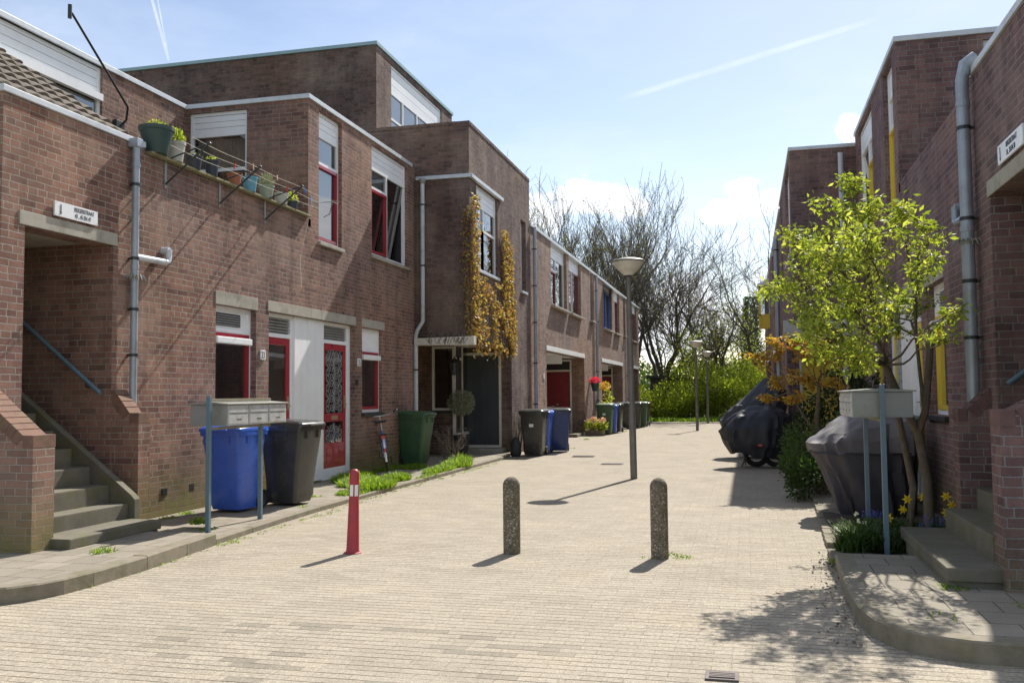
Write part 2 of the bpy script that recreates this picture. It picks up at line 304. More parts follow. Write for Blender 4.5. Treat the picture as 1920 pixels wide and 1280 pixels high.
# ------------------------------------------------------------------ objects
def tag(o, label=None, cat=None, group=None, kind=None):
    if label: o['label'] = label
    if cat: o['category'] = cat
    if group: o['group'] = group
    if kind: o['kind'] = kind
    return o
def thing(name, label, cat, loc=(0, 0, 0), group=None, rz=0):
    o = bpy.data.objects.new(name, None); C.objects.link(o); o.location = loc; o.rotation_euler.z = rz
    o.empty_display_size = 0.1
    return tag(o, label, cat, group)
MX = [False]          # mirror flag: the two sides of the street are built to the same plan
def mx(x): return -4.7 - x if MX[0] else x
class MB:
    def __init__(s): s.v = []; s.f = []
    def quad(s, *p):
        i = len(s.v); s.v += [tuple(q) for q in p]; s.f.append(tuple(range(i, i+len(p)))); return s
    def box(s, x0, x1, y0, y1, z0, z1):
        i = len(s.v)
        s.v += [(x0, y0, z0), (x1, y0, z0), (x1, y1, z0), (x0, y1, z0), (x0, y0, z1), (x1, y0, z1), (x1, y1, z1), (x0, y1, z1)]
        s.f += [tuple(i+k for k in q) for q in ((0, 3, 2, 1), (4, 5, 6, 7), (0, 1, 5, 4), (1, 2, 6, 5), (2, 3, 7, 6), (3, 0, 4, 7))]
        return s
    def prism(s, pts, axis, a0, a1):
        # polygon pts in the two other axes, extruded along axis
        def P(p, a):
            return (a, p[0], p[1]) if axis == 'x' else ((p[0], a, p[1]) if axis == 'y' else (p[0], p[1], a))
        n = len(pts); i = len(s.v)
        s.v += [P(p, a0) for p in pts] + [P(p, a1) for p in pts]
        s.f.append(tuple(range(i+n-1, i-1, -1))); s.f.append(tuple(range(i+n, i+2*n)))
        for k in range(n): s.f.append((i+k, i+(k+1) % n, i+n+(k+1) % n, i+n+k))
        return s
    def tube(s, p0, p1, r0, r1=None, n=10, caps=True):
        r1 = r0 if r1 is None else r1
        p0 = Vector(p0); p1 = Vector(p1); d = (p1-p0)
        if d.length < 1e-6: return s
        d.normalize(); a = d.orthogonal().normalized(); b = d.cross(a); i = len(s.v)
        for p, r in ((p0, r0), (p1, r1)):
            for k in range(n):
                t = 2*PI*k/n; s.v.append(tuple(p + (a*math.cos(t)+b*math.sin(t))*r))
        for k in range(n): s.f.append((i+k, i+(k+1) % n, i+n+(k+1) % n, i+n+k))
        if caps: s.f.append(tuple(range(i+n-1, i-1, -1))); s.f.append(tuple(range(i+n, i+2*n)))
        return s
    def path(s, pts, r, n=8):
        pts = [Vector(p) for p in pts]; m = len(pts); rs = r if isinstance(r, (list, tuple)) else [r]*m
        i = len(s.v); ref = None
        for q in range(m):
            d = (pts[min(q+1, m-1)]-pts[max(q-1, 0)])
            d = d.normalized() if d.length > 1e-7 else Vector((0, 0, 1))
            if ref is None: ref = d.orthogonal().normalized()
            a = (ref - d*ref.dot(d)); a = a.normalized() if a.length > 1e-5 else d.orthogonal().normalized(); ref = a; b = d.cross(a)
            for k in range(n):
                t = 2*PI*k/n; s.v.append(tuple(pts[q] + (a*math.cos(t)+b*math.sin(t))*rs[q]))
        for q in range(m-1):
            for k in range(n): s.f.append((i+q*n+k, i+q*n+(k+1) % n, i+(q+1)*n+(k+1) % n, i+(q+1)*n+k))
        s.f.append(tuple(range(i+n-1, i-1, -1))); s.f.append(tuple(range(i+(m-1)*n, i+m*n)))
        return s
    def lathe(s, prof, c=(0, 0, 0), n=24, cap=True):
        i = len(s.v); m = len(prof)
        for r, z in prof:
            for k in range(n):
                t = 2*PI*k/n; s.v.append((c[0]+r*math.cos(t), c[1]+r*math.sin(t), c[2]+z))
        for q in range(m-1):
            for k in range(n): s.f.append((i+q*n+k, i+q*n+(k+1) % n, i+(q+1)*n+(k+1) % n, i+(q+1)*n+k))
        if cap: s.f.append(tuple(range(i+n-1, i-1, -1))); s.f.append(tuple(range(i+(m-1)*n, i+m*n)))
        return s
    def torus(s, c, R0, r, axis='x', n=28, k=8, a0=0, a1=2*PI):
        full = abs(a1-a0-2*PI) < 1e-6; i = len(s.v); cnt = n if full else n+1
        for q in range(cnt):
            t = a0+(a1-a0)*q/n
            for w in range(k):
                u = 2*PI*w/k; rr = R0+r*math.cos(u); h = r*math.sin(u)
                p = (h, rr*math.cos(t), rr*math.sin(t)) if axis == 'x' else ((rr*math.cos(t), h, rr*math.sin(t)) if axis == 'y' else (rr*math.cos(t), rr*math.sin(t), h))
                s.v.append((c[0]+p[0], c[1]+p[1], c[2]+p[2]))
        for q in range(n):
            q2 = (q+1) % cnt
            for w in range(k): s.f.append((i+q*k+w, i+q*k+(w+1) % k, i+q2*k+(w+1) % k, i+q2*k+w))
        return s
    def leaf(s, p, size, d=None, asp=0.6, up=None):
        d = Vector(d) if d is not None else Vector((random.gauss(0, 1), random.gauss(0, 1), random.gauss(0, 1)))
        d = d.normalized() if d.length > 1e-6 else Vector((0, 0, 1))
        a = Vector((random.gauss(0, 1), random.gauss(0, 1), random.gauss(0, 1))).cross(d)
        a = a.normalized() if a.length > 1e-6 else d.orthogonal().normalized()
        nn = a.cross(d); p = Vector(p); w = size*asp*0.5; i = len(s.v)
        s.v += [tuple(p), tuple(p+d*size*0.45+a*w+nn*size*0.08), tuple(p+d*size), tuple(p+d*size*0.45-a*w+nn*size*0.08)]
        s.f.append((i, i+1, i+2, i+3)); return s
    def build(s, name, mat, parent=None, smooth=False, bevel=0, recalc=True):
        vs = s.v
        if MX[0] and parent is not None and parent.get('_w'): vs = [(-4.7-x, y, z) for x, y, z in vs]
        elif MX[0] and parent is None: vs = [(-4.7-x, y, z) for x, y, z in vs]
        off = Vector((0, 0, 0)); q = parent
        while q is not None: off += q.location; q = q.parent
        if parent is not None and parent.get('_w'): vs = [(x-off.x, y-off.y, z-off.z) for x, y, z in vs]
        me = bpy.data.meshes.new(name); me.from_pydata(vs, [], s.f); me.update()
        if recalc or bevel:
            bm = bmesh.new(); bm.from_mesh(me)
            if bevel:
                es = [e for e in bm.edges if len(e.link_faces) == 2 and e.calc_face_angle(0) > 0.6]
                bmesh.ops.bevel(bm, geom=es, offset=bevel, segments=2, affect='EDGES', profile=0.6, clamp_overlap=True)
            if recalc: bmesh.ops.recalc_face_normals(bm, faces=bm.faces)
            bm.to_mesh(me); bm.free()
        if smooth:
            for p in me.polygons: p.use_smooth = True
            try: me.set_sharp_from_angle(angle=R(40))
            except Exception: pass
        me.materials.append(mat)
        o = bpy.data.objects.new(name, me); C.objects.link(o)
        if parent is not None:
            o.parent = parent
            if parent.get('_w'): o['_w'] = 1
        return o
def wthing(name, label, cat, loc, group=None):
    # a thing whose parts are given in world coordinates; its Empty stands at the thing's base
    o = thing(name, label, cat, (mx(loc[0]), loc[1], loc[2]), group); o['_w'] = 1; return o
def solo(mb, name, mat, label, cat, base, group=None, kind=None, **kw):
    # a one-mesh thing given in world coordinates, origin moved to its base
    bx = mx(base[0])
    vs = [((mx(x))-bx, y-base[1], z-base[2]) for x, y, z in mb.v]
    m2 = MB(); m2.v = vs; m2.f = mb.f
    was = MX[0]; MX[0] = False
    o = m2.build(name, mat, None, **kw); MX[0] = was
    o.location = (bx, base[1], base[2]); return tag(o, label, cat, group, kind)
def copy_tree(o, parent=None, label=None):
    c = o.copy(); C.objects.link(c); c.parent = parent
    if label: c['label'] = label
    for ch in [k for k in bpy.data.objects if k.parent == o and k != c]: copy_tree(ch, c)
    return c

# frames: left street front (outward +X, u = Y) or a wall that faces the camera (outward -Y, u = X)
class Fr:
    def __init__(s, kind, c): s.k = kind; s.c = c
    def box(s, mb, u0, u1, z0, z1, n0, n1):
        if s.k == 'x': mb.box(s.c+min(n0, n1), s.c+max(n0, n1), u0, u1, z0, z1)
        else: mb.box(u0, u1, s.c-max(n0, n1), s.c-min(n0, n1), z0, z1)
    def pt(s, u, z, n): return (s.c+n, u, z) if s.k == 'x' else (u, s.c-n, z)
def grid_wall(mb, F, u0, u1, z0, z1, ops=(), th=0.25):
    us = sorted({u0, u1, *[min(max(o[i], u0), u1) for o in ops for i in (0, 1)]})
    zs = sorted({z0, z1, *[min(max(o[i], z0), z1) for o in ops for i in (2, 3)]})
    def solid(i, j):
        if i < 0 or j < 0 or i >= len(us)-1 or j >= len(zs)-1: return False
        cu = (us[i]+us[i+1])/2; cz = (zs[j]+zs[j+1])/2
        return not any(o[0] < cu < o[1] and o[2] < cz < o[3] for o in ops)
    P = F.pt
    for i in range(len(us)-1):
        for j in range(len(zs)-1):
            if not solid(i, j): continue
            a, b, c, d = us[i], us[i+1], zs[j], zs[j+1]
            mb.quad(P(a, c, 0), P(b, c, 0), P(b, d, 0), P(a, d, 0))
            mb.quad(P(a, c, -th), P(a, d, -th), P(b, d, -th), P(b, c, -th))
            if not solid(i-1, j): mb.quad(P(a, c, 0), P(a, d, 0), P(a, d, -th), P(a, c, -th))
            if not solid(i+1, j): mb.quad(P(b, c, 0), P(b, c, -th), P(b, d, -th), P(b, d, 0))
            if not solid(i, j-1): mb.quad(P(a, c, 0), P(a, c, -th), P(b, c, -th), P(b, c, 0))
            if not solid(i, j+1): mb.quad(P(a, d, 0), P(b, d, 0), P(b, d, -th), P(a, d, -th))
def rim(mb, F, u0, u1, z0, z1, w, n0, n1):
    F.box(mb, u0, u0+w, z0, z1, n0, n1); F.box(mb, u1-w, u1, z0, z1, n0, n1)
    F.box(mb, u0+w, u1-w, z0, z0+w, n0, n1); F.box(mb, u0+w, u1-w, z1-w, z1, n0, n1)
def window(root, F, u0, u1, z0, z1, cells, accent, set_=0.09, frame='white', sill=None, name='window', roomd=0.7, sout=0.05):
    """cells: (u0,u1,z0,z1,kind) in fractions of the opening; kind: glass, sash, panel, vent, blindsash"""
    w = 0.055; n0 = -set_-0.06; n1 = -set_
    fm = MB(); rim(fm, F, u0, u1, z0, z1, w, n0, n1)
    W = u1-u0; H = z1-z0
    du = 0.0
    o_parts = []
    for (a, b, c, d, k) in cells:
        A, B, Cc, D = u0+a*W, u0+b*W, z0+c*H, z0+d*H
        if a > 0.001: F.box(fm, A-w/2, A+w/2, z0+w, z0+d*H if False else D, n0, n1-0.002)
        if c > 0.001: F.box(fm, A, B, Cc-w/2, Cc+w/2, n0, n1-0.004)
        o_parts.append((A+(w/2 if a > 0.001 else w)+0.001, B-(w/2 if b < 0.999 else w)-0.001, Cc+(w/2 if c > 0.001 else w)+0.001, D-(w/2 if d < 0.999 else w)-0.001, k))
    fr = fm.build(name, M[frame], root)
    gl = MB(); need_room = False
    for (A, B, Cc, D, k) in o_parts:
        nm = (n0+n1)/2
        if k in ('glass', 'sash', 'blindsash', 'curtain', 'frosted', 'sasht', 'glasst', 'sashb', 'glassb'):
            tl = 0.0 if not k.endswith('t') or k == 'glass' else 0.105
            need_room = True
            if k not in ('glass', 'curtain', 'glasst', 'glassb'):
                sm = MB(); rim(sm, F, A, B, Cc, D, 0.05, n0+0.01, n1+0.012)
                sm.build('sash', M[accent], fr)
                A2, B2, C2, D2 = A+0.05, B-0.05, Cc+0.05, D-0.05
            else: A2, B2, C2, D2 = A, B, Cc, D
            tt = 0.0 if not tl else tl*(D2-C2)
            gl.quad(F.pt(A2, C2, nm-tt), F.pt(B2, C2, nm-tt), F.pt(B2, D2, nm), F.pt(A2, D2, nm))
            if k == 'blindsash':
                bm = MB(); F.box(bm, A+0.01, B-0.01, D-0.15, D-0.055, n1+0.012, n1+0.075); bm.build('blind_cassette', M['white'], fr, bevel=0.015)
            if k in ('sashb', 'glassb'):
                cm = MB(); cm.quad(F.pt(A2-.01, C2-.01, nm-0.045), F.pt(B2+.01, C2-.01, nm-0.045), F.pt(B2+.01, D2+.01, nm-0.045), F.pt(A2-.01, D2+.01, nm-0.045)); cm.build('blind_reflection_sheet', M['white'], fr, recalc=False)  # white sheet behind the glass: a blind that also stands in for reflected sky
            if k in ('curtain', 'frosted', 'blindsash') :
                cm = MB(); nseg = 40
                lo, hi = (C2, D2)
                u_a, u_b = (A2, B2) if k != 'blindsash' else (A2, A2+(B2-A2)*(0.35 if A2 < 15 else 0.62))
                pts = [(u_a+(u_b-u_a)*q/nseg, nm-0.12-0.02*math.sin(q*1.9)) for q in range(nseg+1)]
                for q in range(nseg):
                    cm.quad(F.pt(pts[q][0], lo, pts[q][1]), F.pt(pts[q+1][0], lo, pts[q+1][1]), F.pt(pts[q+1][0], hi, pts[q+1][1]), F.pt(pts[q][0], hi, pts[q][1]))
                cm.build('curtain', M['curtain' if k != 'frosted' else 'blind'], fr, recalc=False)
        elif k == 'panel':
            pm = MB(); nb = 3; hh = (D-Cc)/nb
            for q in range(nb): F.box(pm, A, B, Cc+q*hh, Cc+(q+1)*hh-0.008, n0, n1-0.012)
            F.box(pm, A, B, Cc, D, n0-0.005, n0-0.001+0.02)
            pm.build('board_panel', M['white'], fr)
        elif k == 'plainpanel':
            pm = MB(); F.box(pm, A, B, Cc, D, n0, n1-0.02); pm.build('infill_panel', M['white'], fr, bevel=0.006)
        elif k == 'vent':
            pm = MB(); F.box(pm, A, B, Cc, D, n0, n1-0.025); pp = pm.build('infill_panel', M['white'], fr)
            vm = MB(); hA, hB = A+(B-A)*0.12, B-(B-A)*0.22; hC, hD = Cc+(D-Cc)*0.2, D-(D-Cc)*0.15
            for q in range(5):
                zz = hC+(hD-hC)*q/5
                vm.prism([(zz, 0), (zz+(hD-hC)/5*0.55, 0.0), (zz+(hD-hC)/5*0.2, 0.02), (zz, 0.02)], 'x', 0, 1)
            vm = MB()
            for q in range(5):
                zz = hC+(hD-hC)*q/5; F.box(vm, hA, hB, zz, zz+(hD-hC)/5*0.5, n1-0.024, n1-0.004)
            vb = MB(); F.box(vb, hA-0.01, hB+0.01, hC-0.01, hD+0.005, n1-0.0245, n1-0.019); vb.build('vent_backing', M['black'], fr)
            vm.build('vent_louvres', M['galv'], fr)
    if gl.v: gl.build('pane', M['glass'], fr, recalc=False)
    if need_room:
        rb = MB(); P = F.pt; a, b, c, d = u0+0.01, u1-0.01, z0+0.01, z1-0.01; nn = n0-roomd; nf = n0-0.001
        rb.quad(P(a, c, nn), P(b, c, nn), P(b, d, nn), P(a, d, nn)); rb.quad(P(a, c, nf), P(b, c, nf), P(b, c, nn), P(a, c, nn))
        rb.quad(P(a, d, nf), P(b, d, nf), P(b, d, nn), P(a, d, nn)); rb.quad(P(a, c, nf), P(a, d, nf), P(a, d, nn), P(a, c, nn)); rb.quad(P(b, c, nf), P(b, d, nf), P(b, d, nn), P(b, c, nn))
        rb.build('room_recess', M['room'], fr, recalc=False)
    if sill:
        sb = MB(); F.box(sb, u0-0.03, u1+0.03, z0-0.065, z0-0.004, -set_-0.02, sout); sb.build('sill', M[sill], fr, bevel=0.008)
    return fr
def text_mesh(txt, size, mat, parent, origin, right, up, name='lettering', sx=1.0, depth=0.002, bold=0.0):
    cu = bpy.data.curves.new(name, 'FONT'); cu.body = txt; cu.size = size; cu.extrude = depth; cu.offset = bold
    ob = bpy.data.objects.new(name, cu); C.objects.link(ob)
    dg = bpy.context.evaluated_depsgraph_get(); dg.update()
    me = bpy.data.meshes.new_from_object(ob.evaluated_get(dg)); C.objects.unlink(ob); bpy.data.objects.remove(ob)
    rt = Vector(right); uu = Vector(up); nn = rt.cross(uu)
    mat4 = Matrix(((rt.x*sx, uu.x, nn.x, origin[0]), (rt.y*sx, uu.y, nn.y, origin[1]), (rt.z*sx, uu.z, nn.z, origin[2]), (0, 0, 0, 1)))
    me.transform(mat4); me.materials.clear(); me.materials.append(mat)
    o = bpy.data.objects.new(name, me); C.objects.link(o); o.parent = parent
    return o
# ------------------------------------------------------------------ ground
def sheet(name, x0, x1, y0, y1, z, mat, kind='structure'):
    o = MB().quad((x0, y0, z), (x1, y0, z), (x1, y1, z), (x0, y1, z)).build(name, mat, None, recalc=False); return tag(o, kind=kind)
sheet('ground', -500, 500, -500, 700, -0.02, M['ground'])
# the street surface, very slightly uneven
def street():
    mb = MB(); xs = [-30+i*0.5 for i in range(121)]; ys = [-12+i*0.5 for i in range(115)]
    for y in ys:
        for x in xs: mb.v.append((x, y, 0.010*noise.noise(Vector((x*0.35, y*0.35, 0)))-0.006*min(1, abs(x+2.2)/3)))
    n = len(xs)
    for j in range(len(ys)-1):
        for i in range(n-1): mb.f.append((j*n+i, j*n+i+1, (j+1)*n+i+1, (j+1)*n+i))
    tag(mb.build('street', M['street'], None, recalc=False, smooth=True), kind='structure')
street()
def slab(name, outline, z0, z1, mat, kerb=None, kw=0.13, kz=0.006, open_from=None):
    mb = MB(); n = len(outline); i = 0
    mb.v = [(x, y, z1) for x, y in outline]; mb.f = [tuple(range(n))]
    for k in range(n):
        a, b = outline[k], outline[(k+1) % n]; mb.quad((*a, z0), (*b, z0), (*b, z1), (*a, z1))
    o = mb.build(name, mat, None, recalc=False); tag(o, kind='structure'); return o
def kerb_line(name, pts, z0, z1, w):
    # kerb stones with small joints, following pts; the pavement lies to the left of the walking direction
    mb = MB(); P = [Vector((*p, 0)) for p in pts]
    segs = []
    for a, b in zip(P, P[1:]):
        Ls = (b-a).length; m = max(1, round(Ls/0.95)) if Ls > 1.2 else 1
        for q in range(m): segs.append((a+(b-a)*q/m, a+(b-a)*(q+1)/m))
    nr = []
    for a, b in segs: d = (b-a).normalized(); nr.append(Vector((-d.y, d.x, 0)))
    for k, (a, b) in enumerate(segs):
        na = (nr[k]+nr[k-1]).normalized() if k and (segs[k-1][1]-a).length < 1e-4 else nr[k]
        nb = (nr[k]+nr[k+1]).normalized() if k+1 < len(segs) else nr[k]
        d = (b-a).normalized(); long = (b-a).length > 0.4; g = 0.004 if long else 0.0
        a2 = a+d*g; b2 = b-d*g; ch = 0.012; dz = random.uniform(-0.004, 0.004) if long else 0
        i = len(mb.v)
        for p, nn in ((a2, na), (b2, nb)):
            for (off, z) in ((0, z0), (0, z1-ch+dz), (ch, z1+dz), (w, z1+dz), (w, z0)):
                q = p+nn*off; mb.v.append((q.x, q.y, z))
        for c in range(5): mb.f.append((i+c, i+(c+1) % 5, i+5+(c+1) % 5, i+5+c))
        mb.f.append((i+4, i+3, i+2, i+1, i)); mb.f.append((i+5, i+6, i+7, i+8, i+9))
    return tag(mb.build(name, M['kerb'], None), kind='structure')
ZA, ZB = 0.115, 0.06
cornerL = [(-30, 5.50), (-5.75, 5.50), (-5.42, 5.53), (-5.2, 5.63), (-5.08, 5.8), (-5.02, 6.0), (-5.0, 6.3), (-5.02, 7.0), (-5.1, 7.7), (-5.17, 8.3)]
restL = [(-5.17, 8.3), (-5.23, 9.1), (-5.30, 10.0), (-5.35, 11.0), (-5.37, 14.0), (-5.38, 18.0), (-5.40, 20.4), (-5.47, 21.2), (-5.62, 22.0)]
slab('pavement', [(x+0.02 if False else x, y) for x, y in cornerL[0:1]] + [(-5.75, 5.52), (-5.43, 5.55), (-5.22, 5.65), (-5.10, 5.81), (-5.04, 6.0), (-5.02, 6.3), (-5.04, 7.0), (-5.12, 7.7), (-5.19, 8.3), (-30, 8.3)], 0, ZA-0.004, M['tiles'])
slab('pavement', [(-5.19, 8.304)]+[(x-0.02, y) for x, y in restL[1:]]+[(-30, 22.0), (-30, 8.304)], 0, ZB-0.004, M['tiles'])
kerb_line('kerb', cornerL, -0.02, ZA, 0.14); kerb_line('kerb', restL, -0.02, ZB, 0.10)
cornerR = [(0.68, 8.25), (0.655, 7.4), (0.64, 6.8), (0.65, 6.3), (0.70, 5.98), (0.80, 5.76), (0.95, 5.62), (1.15, 5.54), (1.5, 5.52), (25, 5.52)]
slab('pavement', [(0.70, 8.30), (0.675, 7.4), (0.66, 6.8), (0.67, 6.3), (0.72, 6.0), (0.82, 5.78), (0.97, 5.64), (1.16, 5.56), (1.5, 5.54), (25, 5.54), (25, 8.3)], 0, ZA-0.004, M['tiles'])
kerb_line('kerb', cornerR, -0.02, ZA, 0.14)
# planting bed on the right, with a row of edging tiles
bedm = MB(); xs = [0.80+i*0.1 for i in range(14)]; ys = [8.32+i*0.12 for i in range(26)]
for y in ys:
    for x in xs: bedm.v.append((x, y, 0.055+0.045*noise.noise(Vector((x*3, y*3, 1)))+0.012*random.random()))
for j in range(len(ys)-1):
    for i in range(len(xs)-1): k = j*len(xs)+i; bedm.f.append((k, k+1, k+1+len(xs), k+len(xs)))
tag(bedm.build('flower_bed_soil', M['soil'], None, recalc=False), kind='structure')
slab('pavement', [(0.82, 11.4), (2.35, 11.4), (2.35, 18.45), (0.95, 18.45)], 0, 0.045, M['tiles'])
edg = MB()
for k in range(16):
    y = 8.34+k*0.31; x = 0.66+0.035*(y-8.3)
    if k in (2,): continue
    edg.box(x, x+0.14, y, y+0.29, -0.02, 0.035+0.02*random.random())
tag(edg.build('bed_edging', M['kerb'], None, bevel=0.008), kind='structure')
# gravel crumbs and debris at the kerbs
deb = MB()
for k in range(520):
    t = random.random()
    if k % 2: y = 5.7+random.random()**1.3*3.2; x = 0.62-abs(random.gauss(0, 0.10))+0.02*(y-6)
    else: y = 6+random.random()*14; x = -5.2+abs(random.gauss(0, 0.06))-0.012*(y-8)-0.02
    if k % 5 == 0: y = 7.9+random.random()*0.5; x = 0.55+random.random()*0.5
    s = random.uniform(0.006, 0.02); deb.leaf((x, y, 0.012), s*1.6, (random.gauss(0, 1), random.gauss(0, 1), 0.3), 0.7)
tag(deb.build('leaf_litter', M['stem'], None, recalc=False), kind='stuff')
sheet('far_path', -60, 60, 45.4, 47.2, 0.012, M['tiles'])

# ------------------------------------------------------------------ houses
def coping(root, F, u0, u1, z, mat, over=0.03, h=0.07, depth=0.3, name='coping'):
    mb = MB(); F.box(mb, u0, u1, z-h, z, -depth, over); return mb.build(name, M[mat], root, bevel=0.006)
def roofslab(root, x0, x1, y0, y1, z):
    MB().box(x0, x1, y0, y1, z-0.15, z-0.02).build('flat_roof', M['bitumen'], root)
def pipe(root, pts, r, mat, bands=(), name='downpipe', axis='x'):
    mb = MB(); mb.path(pts, r, 14); o = mb.build(name, M[mat], root, smooth=True)
    if bands:
        for z in bands:
            bm = MB(); x, y = pts[0][0], pts[0][1]
            for a, b in zip(pts, pts[1:]):
                if min(a[2], b[2]) <= z <= max(a[2], b[2]): x, y = a[0], a[1]
            bm.lathe([(r+0.007, -0.016), (r+0.007, 0.016)], (x, y, z), 14)
            if axis == 'x': bm.box(x-0.07-r, x-r+0.01, y-0.012, y+0.012, z-0.012, z+0.012)
            else: bm.box(x-0.012, x+0.012, y+r-0.01, y+r+0.06, z-0.012, z+0.012)
            bm.build('pipe_bracket', M['darkmetal'], o)
    return o
def spikes(root, x, y, z, r):
    mb = MB()
    mb.lathe([(r+0.006, -0.025), (r+0.012, 0), (r+0.006, 0.02)], (x, y, z), 14)
    for k in range(18):
        t = 2*PI*k/18+0.1; d = Vector((math.cos(t), math.sin(t), 0))
        if d.x*(-1) > 0.75: continue
        p = Vector((x, y, z))+d*r; q = p+d*0.055+Vector((0, 0, 0.012)); e = q+d*0.035+Vector((0, 0, -0.05-0.02*random.random()))
        mb.path([p, q, e], [0.007, 0.006, 0.002], 5)
    mb.build('climb_spikes', M['galv'], root)

def near_house(accent, brickmat, labels, right):
    """stair portal, terrace wall and set-back upper floor; built in left-hand coordinates"""
    root = wthing('brick_house', labels, 'house', (-8, 10.3, 0))
    FA = Fr('x', -6.8); bm = MB()
    # portal and ground floor wall
    ops = [(7.5, 8.8, 0, 3.16), (10.86, 11.9, 1.19, 2.70), (12.26, 13.6, ZB, 2.72)]
    grid_wall(bm, FA, 7.2, 9.32, 0, 4.40, ops, 0.28)
    grid_wall(bm, FA, 9.32, 13.6, 0, 4.33, ops, 0.28)
    # side wall facing the viewer, at the near end
    Fs = Fr('y', 7.2); grid_wall(bm, Fs, -15, -7.083, 0, 4.40, (), 0.25)
    # walls inside the stair
    bm.box(-10.5, -7.083, 8.803, 9.0, 0.0, 4.35); bm.box(-10.5, -10.3, 7.5, 8.8, 0.0, 4.0)
    bm.box(-10.3, -7.083, 7.28, 7.497, 0.0, 4.0)
    # upper floor, set back
    FU = Fr('x', -9.05); grid_wall(bm, FU, 7.2, 13.5, 4.0, 6.30, [(7.2, 11.42, 4.6, 6.295)], 0.25)
    grid_wall(bm, Fr('y', 7.2), -15, -9.303, 4.0, 6.30, (), 0.25)
    # stair wing walls with their sloping tops
    top = [(-6.797, ZA-0.1), (-6.797, 1.56), (-6.25, 1.13), (-6.14, 1.13), (-6.14, ZA-0.1)]
    xo = 0.0
    if right: top = [(-6.797, 0), (-6.797, 1.50), (-6.46, 1.32), (-6.36, 1.32), (-6.36, 0)]
    bm.prism(top, 'y', 6.92, 7.19)
    top2 = [(-6.797, 0), (-6.797, 1.56), (-6.58, 1.29), (-6.46, 1.29), (-6.46, 0)]
    if right: top2 = [(-6.797, 0), (-6.797, 1.48), (-6.60, 1.29), (-6.52, 1.29), (-6.52, 0)]
    bm.prism(top2, 'y', 8.82 if not right else 9.003, 9.02 if not right else 9.2)
    wall = bm.build('wall', M[brickmat], root)
    # sloping brick-on-edge caps
    def cap(pts, y0, y1):
        for (a, b) in zip(pts, pts[1:]):
            a = Vector((a[0], 0, a[1])); b = Vector((b[0], 0, b[1])); d = (b-a); n = max(1, round(d.length/0.085)); d.normalize(); up = Vector((-d.z, 0, d.x)) if d.x > 0 else Vector((d.z, 0, -d.x))
            for q in range(n):
                p = a+(b-a)*(q/n)+d*0.004; e = a+(b-a)*((q+1)/n)-d*0.004
                cm.prism([(p.x-up.x*0.10, p.z-up.z*0.10), (e.x-up.x*0.10, e.z-up.z*0.10), (e.x+up.x*0.014, e.z+up.z*0.014), (p.x+up.x*0.014, p.z+up.z*0.014)], 'y', y0, y1)
    cm = MB(); cap([(top[1][0]+0.005, top[1][1]), top[2], (top[3][0]+0.006, top[3][1])], 6.915, 7.196); cm.build('brick_cap', M['capbrick' if not right else 'capbrick_dark'], wall, bevel=0.004)
    cm = MB(); cap([(top2[1][0]+0.005, top2[1][1]), top2[2], (top2[3][0]+0.006, top2[3][1])], 8.815 if not right else 8.998, 9.026 if not right else 9.206); cm.build('brick_cap', M['capbrick' if not right else 'capbrick_dark'], wall, bevel=0.004)
    # lintels
    for (a, b, z0, z1) in ((7.42 if not right else 7.2, 8.86, 3.16, 3.30), (10.84, 11.93, 2.70, 2.88), (12.22, 13.6, 2.72, 2.88)):
        mb = MB(); FA.box(mb, a, b, z0+0.001, z1, -0.28, 0.012); mb.build('lintel', M['concrete'], root, bevel=0.006)
    mb = MB(); mb.box(-10.3, -7.081, 7.497, 8.803, 3.19, 3.3); mb.build('stair_ceiling', M['concrete'], root)
    # copings, parapet, roofs
    coping(root, FA, 7.17, 9.32, 4.46, 'metaltrim', 0.025, 0.065)
    coping(root, Fr('y', 7.2), -15, -7.085, 4.46, 'metaltrim', 0.025, 0.065)
    coping(root, FU, 7.17, 13.53, 6.37, 'metaltrim', 0.03, 0.075)
    roofslab(root, -15, -9.3, 7.45, 13.5, 6.33)
    MB().box(-9.05, -7.083, 9.0, 13.5, 3.55, 3.6).build('terrace_floor', M['tiles'], root)
    # upper set-back windows behind the tiles
    window(root, FU, 7.2, 11.42, 4.6, 6.29, [(0, 1, 0.0, 0.72, 'glassb'), (0, 1, 0.74, 1, 'panel')], accent, 0.04, name='window')  # white sheet behind these panes gives their sky reflection as colour
    mb = MB(); FU.box(mb, 7.21, 11.4, 5.79, 5.89, -0.04, 0.035); mb.build('boxed_head', M['white'], root)
    mb = MB(); FU.box(mb, 10.28, 10.34, 4.66, 5.78, -0.095, -0.035); mb.build('mullion', M['white'], root)
    # tiled lean-to roof over the stair
    tm = MB(); nrow = 8; x_e, z_e, x_t, z_t = -7.0, 4.50, -9.0, 5.83
    sl = Vector((x_t-x_e, 0, z_t-z_e)); up = Vector((sl.z, 0, -sl.x)).normalized(); up = up if up.z > 0 else -up
    ny = 100; y0t, y1t = 7.23, 9.25
    for r_ in range(nrow):
        a = Vector((x_e, 0, z_e))+sl*(r_/nrow); b = Vector((x_e, 0, z_e))+sl*((r_+1.12)/nrow)
        i0 = len(tm.v)
        for j in range(ny+1):
            y = y0t+(y1t-y0t)*j/ny; ph = (y/0.2) % 1.0
            h = 0.032*(0.5+0.5*math.cos(2*PI*ph))**0.8
            for (p, o2) in ((a, 0.03), (a, 0.052), (b, 0.012)):
                q = p+up*(h+o2 if o2 != 0.03 else o2-0.01+h*0.9); tm.v.append((q.x, y, q.z))
        for j in range(ny):
            k = i0+j*3; tm.f += [(k, k+3, k+4, k+1), (k+1, k+4, k+5, k+2)]
    tm.build('tiled_roof', M['rooftile'], root, smooth=False, recalc=False)
